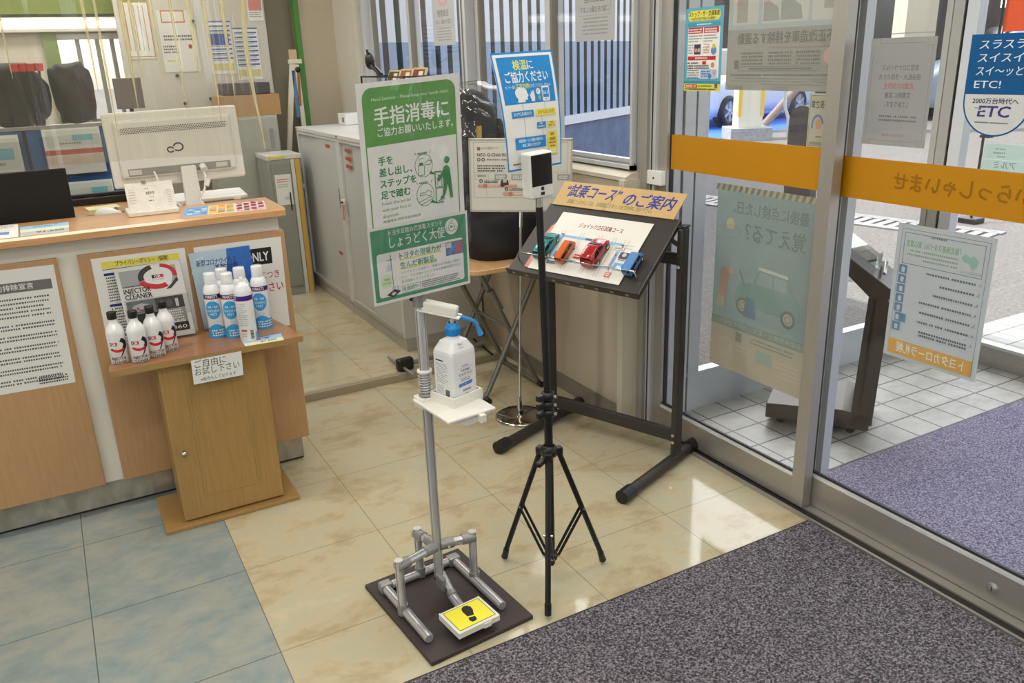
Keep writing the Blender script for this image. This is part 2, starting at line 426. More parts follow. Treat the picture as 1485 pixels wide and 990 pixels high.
BLACK = (34, 34, 36); GREY = (120, 120, 122); RED = (190, 48, 42); WHITE = (232, 232, 230)
NAVY = (34, 52, 120); GREEN = (98, 152, 84)

# ------------------------------------------------------------------ the setting: floors, walls, ceiling
XD = 2.235      # plane of the entrance doors
def setting():
    m = MB(); m.box(.45, 2.26, -5, 1.285, -.1, 0, M_cream); struct('floor', m)
    m = MB(); m.box(-5, .45, -5, 1.285, -.1, 0, M_blue); struct('floor.001', m)
    m = MB(); m.box(-5, 2.2, 1.285, 4.2, -.1, .042, M_cream); struct('floor.002', m)
    m = MB(); m.prism([(0, 0), (.024, 0), (.024, .043), (.008, .043), (0, .036)], (-5, 1.262, 0), (0, 1, 0), (0, 0, 1), (7.1, 0, 0), mat('grey_step_nosing', (158, 148, 124), .5)); struct('trim_1', m)
    m = MB(); m.box(-5, 2.4, -5.1, 4.2, 2.7, 2.8, M_ceil); struct('ceiling', m)
    m = MB(); m.box(-5, -4.9, -5, 4.1, 0, .35, M_wall); m.box(-5, -4.9, -5, 4.1, 2.35, 2.7, M_wall); m.box(-5, -4.9, .8, 4.1, .35, 2.35, M_wall); m.box(-5, -4.9, -5, -4.4, .35, 2.35, M_wall)
    for y in (-2.8, -1.0): m.box(-5, -4.9, y-.05, y+.05, .35, 2.35, M_wall)  # openings put into this unseen wall for vinyl reflections and fill daylight
    struct('wall_left', m)
    m = MB(); m.box(-5, 2.4, -5.1, -5, 0, 2.7, M_wall); struct('wall_front', m)
    # rear wall with a glazed opening, then the panelled recess
    m = MB(); m.box(-5, .28, 4.05, 4.15, 0, 2.7, M_wall); m.box(.78, 1.62, 4.05, 4.15, 0, 2.7, M_wall); m.box(.28, .78, 4.05, 4.15, 0, 1.2, M_wall); m.box(.28, .78, 4.05, 4.15, 1.78, 2.7, M_wall)
    struct('wall_back', m)
    m = MB(); m.box(1.56, 1.90, 3.98, 4.10, 0, 2.7, M_wallg); m.box(1.56, 1.575, 3.97, 3.98, 0, 2.7, M_wallg); struct('wall_back_recess', m)
    m = MB(); m.box(1.87, 2.12, 3.74, 4.1, 0, 2.7, M_wallb); struct('wall_corner', m)
    m = MB(); m.box(1.835, 1.87, 3.725, 3.80, 0, 2.7, mat('green_painted_trim', (76, 132, 58), .5)); struct('trim_2', m)
    # low wall under the windows, window head, wall beside the windows
    m = MB(); m.box(2.13, 2.25, .26, 3.9, 0, 1.05, M_wallb); m.box(2.13, 2.25, .19, 3.9, 2.3, 2.7, M_wall); m.box(2.12, 2.25, 3.30, 3.9, 1.05, 2.3, M_wall); m.box(2.12, 2.125, 3.74, 3.75, 0, 2.7, M_dark)
    struct('wall_right', m)
    m = MB(); m.box(2.108, 2.25, .225, .26, 0, 1.06, mat('lit_end_panel', (206, 198, 178), .6)); struct('trim_3', m)  # wall return coloured lighter for the door light falling on it
    m = MB(); m.prism([(0, .004), (.132, .004), (.132, .045), (.03, .034), (0, .020)], (2.122, .235, 1.05), (1, 0, 0), (0, 0, 1), (0, 3.06, 0), mat('cream_sill_board', (200, 192, 174), .5)); struct('trim_4', m)
    m = MB(); m.box(2.118, 2.13, .27, 1.262, 0, .075, mat('grey_vinyl_baseboard', (128, 122, 110), .5)); struct('baseboard_right', m)
    m = MB(); m.box(2.15, 2.40, -5, -3.25, 0, 2.7, M_wall); m.box(2.15, 2.36, -3.25, .2, 2.32, 2.7, M_wall); struct('wall_entrance', m)
    # aluminium sill track on the floor
    m = MB(); m.box(2.180, 2.190, -3.25, .24, .0, .012, M_alux); m.box(2.190, 2.225, -3.25, .24, .0, .004, M_dark); m.box(2.225, 2.36, -3.25, .24, 0, .010, M_alux); struct('trim_5', m)

def pane(mb, x0, x1, y0, y1, z0, z1, m=None): return mb.box(x0, x1, y0, y1, z0, z1, m or M_glass)
def window_unit(n, y0, y1, mid, z0=1.095, z1=2.3):
    fr = MB()
    GB = mat('brown_grey_seal', (124, 118, 106), .5)
    fr.box(2.165, 2.255, y0, y1, z0, z0+.016, M_aluw); fr.box(2.165, 2.255, y0, y1, z1-.035, z1, M_aluw); fr.box(2.178, 2.184, y0, y1, z0+.016, z0+.024, M_cast); fr.box(2.21, 2.216, y0, y1, z0+.016, z0+.024, M_cast)
    fr.box(2.165, 2.255, y0, y0+.014, z0, z1, M_aluw); fr.box(2.165, 2.255, y1-.03, y1, z0, z1, M_aluw)
    root = struct('window_%d' % n, fr)
    for k, (a, b, x) in enumerate(((y0+.014, mid+.03, 2.20), (mid-.03, y1-.03, 2.232))):
        s = MB(); e = .014 if (k == 0 and n == 1) else .046
        s.box(x-.014, x+.014, a, a+e, z0+.014, z1-.03, M_aluw); s.box(x-.014, x+.014, b-.046, b, z0+.014, z1-.03, M_aluw)
        s.box(x-.014, x+.014, a+e, b-.046, z0+.014, z0+.038, M_aluw); s.box(x-.014, x+.014, a+e, b-.046, z1-.075, z1-.03, M_aluw)
        s.box(x-.016, x+.016, a+e-.002, a+e+.006, z0+.036, z1-.07, GB); s.box(x-.016, x+.016, b-.064, b-.046, z0+.036, z1-.07, GB)
        so_ = part('sash', s, root)
        g = MB(); pane(g, x-.003, x+.003, a+e, b-.05, z0+.036, z1-.072); part('glass', g, so_)
    return root
setting()
window_unit(1, .254, 1.72, .90)
window_unit(2, 1.74, 3.29, 2.50)
# window to the yard in the rear wall
m = MB()
GRN = mat('light_green_frame', (128, 146, 96), .5)
m.box(.335, .78, 4.04, 4.12, 1.2, 1.235, GRN); m.box(.335, .78, 4.04, 4.12, 1.745, 1.78, M_aluw); m.box(.74, .78, 4.04, 4.12, 1.235, 1.745, M_aluw); m.box(.25, .335, 4.02, 4.12, 1.0, 2.3, GRN)
for x in (.44, .56, .65): m.box(x, x+.026, 4.05, 4.1, 1.235, 1.745, M_cast)
rw = struct('window_3', m); g = MB(); g.box(.335, .74, 4.07, 4.076, 1.235, 1.745, M_glass); part('glass', g, rw)
t = thing('glare_strip', 'long glowing white glare strip added along the rear wall above the glazing', 'lamp', (-.2, 4.0, 1.79))  # glowing strip added to give the bright glare band
m = MB(); m.box(-1.6, .76, 4.0, 4.05, 1.79, 1.88, M_whitep, .004); part('housing', m, t)
m = MB(); m.cyl((-1.55, 3.985, 1.835), (.72, 3.985, 1.835), .024, mat('glare_tube', (255, 252, 244), .4, emit=(255, 252, 244), estr=2.2), 14); part('tube', m, t)
m = MB(); m.box(-2.5, .80, 3.99, 4.05, 1.90, 2.06, mat('olive_green_band', (122, 136, 70), .5)); struct('trim_7', m)

# ------------------------------------------------------------------ entrance doors
def door_leaf(n, x, y0, y1, rail_h, band_c, post_w=.058, ztop=2.3, lock=None):
    """glazed leaf in the plane x between y0 (near) and y1 (far)"""
    r = MB()
    r.box(x-.02, x+.02, y1-post_w, y1, .012, ztop, M_alu); r.box(x-.02, x+.02, y0, y0+post_w, .012, ztop, M_alu)
    r.box(x-.02, x+.02, y0+post_w, y1-post_w, .012, rail_h, M_alux); r.box(x-.02, x+.02, y0+post_w, y1-post_w, ztop-.08, ztop, M_alux)
    root = struct('door_%d' % n, r)
    g = MB(); pane(g, x-.003, x+.003, y0+post_w-.004, y1-post_w+.004, rail_h-.004, ztop-.075); part('glass', g, root)
    s = MB()
    for a, b in ((y1-post_w-.004, y1-post_w), (y0+post_w, y0+post_w+.004)): s.box(x-.006, x+.012, a, b, rail_h, ztop-.08, M_dark)
    s.box(x-.019, x-.003, y0+post_w, y1-post_w, rail_h, rail_h+.010, mat('bead_highlight', (236, 239, 243), .22, metal=.3)); s.box(x-.012, x-.003, y0+post_w, y1-post_w, rail_h+.012, rail_h+.02, M_dark); part('glazing_bead', s, root)  # bead above the rail whitened, rail-top highlight put into its colour
    b = MB(); b.box(x-.0048, x-.0036, y0+post_w+.007, y1-post_w-.007, *band_c, mat('orange_glass_film', (192, 132, 14), .3)); part('safety_band', b, root)
    b = MB(); b.box(x+.0036, x+.0048, y0+post_w+.007, y1-post_w-.007, *band_c, mat('orange_glass_film', (192, 132, 14), .3)); part('safety_band', b, root)
    if lock is not None:
        k = MB(); k.lathe([(.0, .006), (.012, .006), (.0135, .004), (.016, .004), (.017, 0)], (x-.02, lock, .062), M_cast, (-1, 0, 0), 24); k.box(x-.0275, x-.0255, lock-.001, lock+.001, .054, .07, M_dark); part('lock', k, root)
    return root
door_leaf(1, 2.235, -.684, .150, .112, (1.108, 1.238), .052)
door_leaf(2, 2.280, -1.62, -.598, .118, (1.092, 1.215), lock=-1.335)
m = MB(); m.box(2.335, 2.375, -.652, -.585, .0, 2.3, M_aluw); m.box(2.33, 2.335, -.612, -.607, 0, 2.3, M_dark); struct('door_post.002', m)
door_leaf(3, 2.280, -2.56, -1.62, .118, (1.092, 1.215))
m = MB(); m.box(2.20, 2.30, .150, .185, 0, 2.3, M_aluw); m.box(2.185, 2.26, .185, .245, 0, 2.3, M_alu); m.box(2.196, 2.20, .168, .171, 0, 2.3, M_dark); struct('door_post', m)
m = MB(); m.box(2.20, 2.34, -3.25, -2.56, 0, 2.32, M_alu); struct('door_post.001', m)
m = MB(); m.box(2.19, 2.215, .10, .19, 1.045, 1.10, M_whitep, .003); m.cyl((2.188, .145, 1.072), (2.192, .145, 1.072), .004, M_dark); b = part('door_switch', m, None, (2.19, .145, 1.045)); tag(b, 'small white switch plate fixed to the aluminium door post', 'switch')

# ------------------------------------------------------------------ vestibule and outdoors
def outside():
    m = MB(); m.box(2.26, 90, -60, 90, -.12, -.02, M_asph); m.box(-60, 2.26, 4.3, 90, -.12, -.02, M_asph); m.box(-60, -5, -60, 4.3, -.12, -.02, M_asph); struct('ground', m)
    m = MB(); m.box(2.26, 5.6, -4.5, .20, -.12, 0, M_porch); struct('floor.003', m)
    m = MB(); m.box(2.2, 4.16, -3.6, .30, 2.5, 2.62, M_ceil); struct('ceiling.001', m)
    m = MB(); m.box(-5.2, 2.45, -5.2, 4.25, 2.85, 3.45, M_wall); struct('roof', m)
    # side wall of the vestibule
    m = MB(); m.box(2.30, 4.02, .195, .235, 0, .165, M_aluw); m.box(2.30, 4.02, .19, .24, .165, .18, M_aluw); m.box(2.30, 4.02, .20, .23, 2.3, 2.5, M_aluw)
    for a, b in ((2.27, 2.36), (2.375, 2.43), (2.44, 2.50)): m.box(a, b, .185, .245, 0, 2.5, M_aluw)
    m.box(2.35, 2.45, .195, .235, 0, 2.5, M_cast)
    s = struct('wall_vestibule_side', m); g = MB(); pane(g, 2.5, 4.02, .212, .218, .175, 2.3); part('glass', g, s)
    m = MB(); m.box(4.02, 4.10, .16, .25, 0, 2.5, M_alu); m.box(4.03, 4.09, .145, .16, 0, 2.5, M_dark); m.box(4.02, 4.08, .085, .145, 0, 2.5, M_aluw); struct('trim_6', m)
    m = MB(); m.box(4.04, 4.08, -3.5, .085, 0, .10, M_alux); m.box(4.035, 4.085, -3.5, .085, .10, .115, M_aluw); m.box(4.04, 4.08, -3.5, .085, 2.3, 2.5, M_aluw)
    for y in (-1.3, -2.6): m.box(4.035, 4.085, y-.06, y, 0, 2.5, M_aluw)
    s = struct('wall_vestibule_outer', m); g = MB(); pane(g, 4.057, 4.063, -3.5, .085, .11, 2.3); part('glass', g, s)
    # corrugated cladding of the neighbouring building
    A = V((1.9, 4.02, 0)); d = V((.879, .477, 0)); n = V((.477, -.879, 0)); m = MB()
    A = V((2.3, 4.24, 0))
    MW = mat('white_corrugated_steel', (222, 224, 230), .5); MG = mat('corrugated_groove_grey', (134, 130, 124), .6)  # recess shade between the ribs put into the groove grey
    MWl = mat('shaded_lower_corrugation', (146, 164, 190), .5); MGl = mat('shaded_lower_groove', (66, 78, 92), .6)  # shade on the lower wall painted in as blue-grey colours
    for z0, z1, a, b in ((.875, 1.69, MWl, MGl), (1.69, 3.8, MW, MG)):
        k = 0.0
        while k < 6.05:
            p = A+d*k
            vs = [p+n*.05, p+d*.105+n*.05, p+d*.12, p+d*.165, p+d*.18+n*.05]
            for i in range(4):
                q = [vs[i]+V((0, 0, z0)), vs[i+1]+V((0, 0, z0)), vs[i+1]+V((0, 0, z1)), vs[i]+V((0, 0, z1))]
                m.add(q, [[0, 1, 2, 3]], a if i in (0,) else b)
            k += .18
    m.obox(A+d*3.05-n*.06+V((0, 0, 2.3)), (d, n, V((0, 0, 1))), (3.08, .05, 1.5), MW)
    m.obox(A+d*3.05+V((0, 0, .825)), (d, n, V((0, 0, 1))), (3.08, .075, .05), MW)
    m.obox(A+d*3.05+V((0, 0, .37)), (d, n, V((0, 0, 1))), (3.08, .03, .41), speckle('blue_grey_mortar', [(.3, (96, 108, 136)), (.7, (128, 140, 166))], 3, .8))
    m.obox(A+d*2.1+n*.035+V((0, 0, .37)), (d, n, V((0, 0, 1))), (.01, .01, .4), MG)
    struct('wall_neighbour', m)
    # drain grating
    m = MB(); a = V((6.15, 4.7, -.018)); dd = V((.19, -1, 0)).normalized(); e = V((1, .19, 0)).normalized(); DG = mat('galvanised_grating', (150, 148, 146), .5, metal=.5)
    for k in range(30): m.obox(a+dd*(k*.11)+e*.16, (e, dd, V((0, 0, 1))), (.22, .035, .01), DG)
    for k in (0, .32, -.05, .38): m.obox(a+dd*1.6+e*k, (e, dd, V((0, 0, 1))), (.025, 1.65, .012), DG)
    o = part('drain_grate', m, None, a); tag(o, 'long galvanised drain grating set in the sunlit asphalt', 'drain grate')
    # painted bay and column
    m = MB(); m.add([(9.6, 11.3, -.017), (10.9, 9.3, -.017), (17.5, 11.0, -.017), (18.5, 15.5, -.017)], [[0, 1, 2, 3]], mat('blue_bay_paint', (34, 110, 220), .6)); struct('ground_marking', m)
    t = thing('carport_column', 'cream carport column on a concrete block, yellow corner guards', 'column', (11.4, 9.0, -.02))
    cc = mat('cream_painted_steel', (232, 226, 204), .5)
    u = V((.87, -.5, 0)); v = V((.5, .87, 0)); z = V((0, 0, 1))
    m = MB(); m.obox((11.4, 9.0, 1.7), (u, v, z), (.215, .215, 1.5), cc); part('shaft', m, t)
    m = MB(); m.obox((11.4, 9.0, .09), (u, v, z), (.37, .36, .11), speckle('rough_concrete', [(.3, (150, 152, 156)), (.7, (186, 188, 190))], 14)); part('footing', m, t)
    for i, j in ((-1, -1), (1, -1)):
        m = MB(); m.obox(V((11.4, 9.0, .75))+u*.20*i+v*.20*j, (u, v, z), (.03, .03, .35), mat('yellow_corner_guard', (240, 196, 60), .5)); part('corner_guard', m, t)
    m = MB(); m.tube([(11.85, 8.55, 3), (11.85, 8.55, .55), (11.9, 8.5, .35), (11.92, 8.48, 0)], .03, M_cabw, 8); part('conduit', m, t)
    m = MB(); m.tube([(12.45, 9.75, 0), (13.9, 9.9, 1.0)], .08, wood('weathered_log', (146, 128, 122), (112, 94, 90)), 10); o = part('log_prop', m, None, (12.45, 9.75, 0)); tag(o, 'slanting weathered log propped behind the cream carport column', 'log')
    # standing round topped sign
    t = thing('standing_sign', 'dark brown round topped standing sign seen edge on', 'sign', (4.62, 1.5, -.02))
    a = ell(0, 1.08, .11, .11, 14, 0, 180)
    m = MB(); m.prism([(-.11, 0)]+[(.11, 0)]+a, (4.60, 1.60, -.02), (.05, -1, 0), (0, 0, 1), (.10, .03, 0), mat('dark_brown_steel', (30, 25, 22), .6), .004); part('panel', m, t)
    m = MB(); m.prism([(-.1, .05)]+[(.1, .05)]+ell(0, 1.08, .1, .1, 14, 0, 180), (4.702, 1.63, -.02), (.05, -1, 0), (0, 0, 1), (.006, .002, 0), M_cast); part('face_plate', m, t)
    # beige building pillar, dark building, banners
    t = thing('building_pillar', 'beige panelled pillar standing across the yard', 'pillar', (14.2, 7.85, -.02))
    m = MB(); m.obox((14.2, 7.85, 2), (u, v, z), (.27, .27, 2), mat('beige_pillar_panel', (206, 194, 168), .6)); part('shaft', m, t)
    m = MB(); m.obox((14.2, 7.85, 1.72), (u, v, z), (.274, .274, .008), M_cast); part('joint', m, t)
    m = MB(); m.box(24, 25, 13, 22, 0, 5, mat('dark_brown_cladding', (74, 52, 44), .6)); m.obox((17.3, 14.8, 2.4), (V((.712, -.702, 0)), V((.702, .712, 0)), V((0, 0, 1))), (4.6, .2, 2.42), mat('dark_garage_boards', (64, 56, 50), .7)); m.box(24, 25, 5, 12.4, 0, 2.4, mat('black_cladding', (44, 42, 42), .5)); struct('wall_far', m)
outside()

def banner(name, label, cx, cy, w_, z0, z1, cols, chars, sz, ax):
    t = thing(name, label, 'banner', (cx, cy, -.02)); ax = V(ax).normalized()
    m = MB(); m.tube([V((cx, cy, -.02)), V((cx, cy, z1+.15))], .012, M_blackm, 8); part('pole', m, t)
    m = MB(); m.box(cx-.08, cx+.08, cy-.08, cy+.08, -.02, .03, M_black, .01); part('base', m, t)
    S = Sheet(w_*1000, (z1-z0)*1000, ink(cols)); y = 60
    S.mirror = True
    for i, c in enumerate(chars): S.text(c, w_*500, S.h-sz*1.15*(len(chars)-i), sz, (WHITE if sum(cols) < 250 else (120, 40, 20)), .012, a='c')
    p = V((cx, cy, 0)); part('flag', S.mesh(quad(p+ax*.02+V((0, 0, z1)), p+ax*(.02+w_)+V((0, 0, z1)), p+ax*(.02+w_)+V((0, 0, z0)), p+ax*.02+V((0, 0, z0)), S.w, S.h), .002), t)
banner('feather_banner', 'orange banner on a black pole standing out in the yard', 7.35, 2.03, .47, 1.604, 2.6, (226, 84, 36), '白石', 150, (.55, -.83, 0))
banner('feather_banner', 'dark navy banner with a white character across the yard', 14.2, 6.2, .42, 1.72, 2.8, (54, 58, 78), '名', 300, (.8, -.6, 0))

def car(name, label, cat, o, yaw, L, W_, H, paint, glassm, wheel_r, boxy=0, grp=None, up=V((0, 0, 1)), fw=None, detail=True, tyre=None, rim=None):
    """one vehicle: lofted body, glazing strip, four wheels; o is the ground point under its middle"""
    o = V(o); X = V(fw) if fw is not None else V((math.cos(yaw), math.sin(yaw), 0)); Z = V(up); Y = Z.cross(X)
    t = thing(name, label, cat, o, grp)
    P = lambda x, y, z: o + X*(x*L) + Y*(y*W_) + Z*(z*H)
    if boxy: top = [(-.5, .50, .86, .97), (-.48, .52, .93, 1), (-.2, .52, .95, 1), (.2, .52, .95, 1), (.34, .52, .90, .98), (.44, .50, .60, .62), (.5, .40, .42, .43)]
    else: top = [(-.5, .42, .50, .52), (-.46, .56, .66, .70), (-.40, .60, .74, .80), (-.26, .61, .92, .97), (-.05, .60, .97, 1.0), (.08, .60, .93, .97), (.26, .57, .62, .66), (.40, .50, .54, .57), (.48, .40, .43, .45), (.5, .32, .34, .36)]
    if boxy == 2: top = [(-.5, .38, .46, .48), (-.48, .58, .70, .74), (-.43, .62, .86, .92), (-.30, .62, .96, .99), (-.05, .62, .98, 1.0), (.06, .61, .93, .97), (.24, .58, .64, .68), (.38, .52, .57, .60), (.47, .42, .46, .48), (.5, .30, .34, .36)]
    m = MB(); rings = []
    for x, belt, sh, rf in top:
        taper = 1 - .12*max(0, abs(x)-.36)/.14
        hw, hs = .5*taper, (.5*taper if rf < .72 else .40)
        rings.append([P(x, -hw*.94, .14), P(x, -hw, .26), P(x, -hw, belt), P(x, -hs, sh), P(x, -hs*.82, rf), P(x, hs*.82, rf), P(x, hs, sh), P(x, hw, belt), P(x, hw, .26), P(x, hw*.94, .14)])
    n = 10; vs = [p for r in rings for p in r]
    m.add(vs, [[i*n+k, (i+1)*n+k, (i+1)*n+(k+1) % n, i*n+(k+1) % n] for i in range(len(rings)-1) for k in range(n)], paint, boxy != 1)
    m.add(rings[0], [list(range(n))], paint); m.add(rings[-1], [list(range(n))[::-1]], paint)
    part('body', m, t)
    gm = MB()
    for s in (-1, 1):
        if boxy == 1: quads = [((-.44, .505, .60), (-.02, .505, .60), (-.02, .46, .88), (-.44, .46, .88)), ((.02, .505, .60), (.30, .505, .60), (.26, .46, .88), (.02, .46, .88))]
        else: quads = [((-.36, .497, .64), (-.07, .497, .64), (-.07, .425, .90), (-.24, .425, .88)), ((-.04, .497, .64), (.20, .497, .62), (.06, .43, .88), (-.04, .425, .90))]
        for q in quads:
            a = [P(x, s*(y+.006), z) for x, y, z in q]; b_ = [P(x, s*(y-.01), z) for x, y, z in q]
            gm.add(a+b_, [[0, 1, 2, 3], [0, 1, 5, 4], [1, 2, 6, 5], [2, 3, 7, 6], [3, 0, 4, 7]], glassm)
    fr = ((.36, .60), (.26, .93)) if boxy == 1 else ((.25, .67), (.09, .97)); rr = ((-.505, .60), (-.495, .90)) if boxy == 1 else ((-.462, .74), (-.425, .93)) if boxy == 2 else ((-.43, .72), (-.27, .96))
    for (x0, z0), (x1, z1), e in ((*fr, .012), (*rr, -.012)):
        a = [P(x0+e, -.40, z0), P(x0+e, .40, z0), P(x1+e, .33, z1), P(x1+e, -.33, z1)]
        gm.add(a+[p-Z*.012*H-X*e*L for p in a], [[0, 1, 2, 3], [0, 1, 5, 4], [1, 2, 6, 5], [2, 3, 7, 6], [3, 0, 4, 7]], glassm)
    part('windows', gm, t)
    for sx in (-.30, .31):
        for s in (-1, 1):
            c = P(sx, s*.5, 0)+Z*wheel_r; q = Y*s
            wm = MB(); wt = W_*.11
            wm.lathe([(wheel_r*.62, wt*.12), (wheel_r*.70, wt*.25), (wheel_r*.93, wt*.22), (wheel_r, 0), (wheel_r, -wt), (wheel_r*.5, -wt*1.2)], c, tyre or M_black, q, 22)
            wh = part('wheel', wm, t)
            rm = MB(); rm.lathe([(wheel_r*.66, wt*.16), (wheel_r*.60, wt*.16), (wheel_r*.56, -wt*.2), (0.0001, -wt*.25)], c, M_cast if detail else (rim or M_chrome), q, 22)
            if detail:
                e1 = X; e2 = Z
                for k in range(6):
                    dr = e1*math.cos(k*PI/3+.5)+e2*math.sin(k*PI/3+.5); pr = q.cross(dr)
                    rm.obox(c+dr*wheel_r*.34+q*wt*.12, (dr, pr, q), (wheel_r*.30, wheel_r*.075, wt*.08), rim or M_chrome)
                rm.lathe([(.0001, wt*.22), (wheel_r*.14, wt*.2), (wheel_r*.16, 0)], c, rim or M_chrome, q, 14)
            part('rim', rm, wh)
    if boxy != 1 or detail:
        for s in (-1, 1):
            lm = MB(); lm.obox(P(.462, s*.36, .46), (X, Y, Z), (L*.022, W_*.075, H*.035), mat('lamp_lens', (220, 222, 226), .15), .3*H*.03); part('headlamp', lm, t)
        for s in (-1, 1):
            lm = MB(); lm.obox(P(-.487, s*.37, .56), (X, Y, Z), (L*.016, W_*.06, H*.05), mat('tail_lamp', (150, 24, 22), .2), .3*H*.03); part('tail_lamp', lm, t)
    return t
wp = mat('white_car_paint', (232, 234, 238), .2, coat=.5); gp = mat('blue_grey_car_paint', (150, 166, 190), .25, coat=.5); GLD = mat('dark_car_glass', (30, 34, 40), .08)
dirc = V((-.973, -.229, 0)); nrm = V((-.229, .973, 0))
car('parked_car', 'white parked car with a silver six spoke wheel beside the column', 'car', V((14.2, 12.35, -.02)), math.atan2(-.229, -.973), 4.7, 1.75, 1.6, wp, GLD, .325, rim=mat('silver_alloy', (214, 216, 220), .3, metal=.5))
car('parked_car', 'blue grey car across the yard behind the beige pillar', 'car', V((18.6, 8.4, -.02)), math.atan2(-.6, .8)+PI, 4.6, 1.75, 1.9, gp, GLD, .33)

# ------------------------------------------------------------------ reception counter
def counter():
    t = thing('reception_counter', 'long reception counter with beech panels, white strips and steel kick plate', 'counter', (0, .66, 0))
    m = MB(); m.box(-3, .835, .685, 1.45, 0.012, .13, M_steel); part('kick_plate', m, t)
    m = MB(); m.box(-3, .833, .69, .76, .004, .02, M_dark); part('plinth', m, t)
    m = MB(); m.box(-3, .845, .665, .95, .112, 1.008, M_white); part('carcass', m, t)
    for x0, x1 in ((-3, -.62), (-.56, .104), (.165, .858)):
        m = MB(); m.box(x0, x1, .645, .664, .113, .957, M_wood, .003); part('front_panel', m, t)
    m = MB(); m.box(.846, .858, .664, .95, .113, .957, M_wood, .003); part('end_panel', m, t)
    m = MB(); m.prism([(.03, 0), (.0, .008), (0, .028), (.008, .036), (.31, .036), (.31, 0)], (-3, .60, 1.009), (0, 1, 0), (0, 0, 1), (3.862, 0, 0), M_woodt)
    part('counter_top', m, t)
    m = MB(); m.box(-3, .83, .91, 1.60, .97, 1.0, M_woodt, .004); part('work_surface', m, t)
    return t
counter()
ZT = 1.0455; ZD = 1.0005
def put_sheet(S, name, label, cat, TL, TR, BR, BL, group=None, bend=None, thick=.0005, parent=None, kind=None):
    o = part(name, S.mesh(quad(TL, TR, BR, BL, S.w, S.h, bend), thick, .00005), parent, None if parent else [(a+b)/2 for a, b in zip(BL, BR)])
    if not parent: tag(o, label, cat, group, kind)
    return o
def notices():
    y = .6442
    S = Sheet(297, 420, M_paper); S.rect(0, 45, 282, 34, (112, 112, 110)); S.text('反社会的勢力排除宣言', 8, 50, 22, WHITE, .016, w=220)
    yy = 98
    for blk in ((5, 15), (2, 12), (2, 12), (2, 12), (2, 12), (2, 12), (2, 12)): S.rows(14, yy, 258, blk[0], blk[1], 5.8, (88, 88, 90), .12); yy += blk[0]*blk[1] + 14
    S.rows(190, 383, 90, 3, 9, 5, BLACK, .1)
    put_sheet(S, 'notice_sheet', 'printed notice with a grey heading bar on the left counter panel', 'notice', (-.205, y, .943), (.092, y, .938), (.080, y, .522), (-.217, y, .527))
    S = Sheet(300, 400, M_paper); S.rect(28, 15, 250, 24, (226, 214, 96)); S.rect(28, 41, 250, 2.5, (44, 52, 70)); S.text('プライバシーポリシー（保険）', 72, 17, 19, BLACK, .02, w=170)
    for k in range(3):
        S.rect(30, 55+k*110, 110, 9, NAVY); S.rows(34, 70+k*110, 230, 9, 10, 4.5, BLACK, .3)
    put_sheet(S, 'privacy_notice', 'white policy notice with a yellow heading behind the cleaner bottles', 'notice', (.203, y, .940), (.503, y, .938), (.503, y, .54), (.203, y, .54))
    S = Sheet(310, 345, M_paper); S.rect(70, 33, 200, 62, BLACK); S.text('STAFF ONLY', 80, 40, 48, WHITE, .02, w=178); S.text('感染対策につき', 120, 120, 34, RED, .018, w=170); S.text('ご遠慮ください', 96, 165, 40, RED, .02, w=205)
    put_sheet(S, 'staff_notice', 'white staff notice with black label half hidden by spray cans', 'notice', (.533, y, .934), (.843, y, .934), (.835, y, .589), (.525, y, .589))
notices()
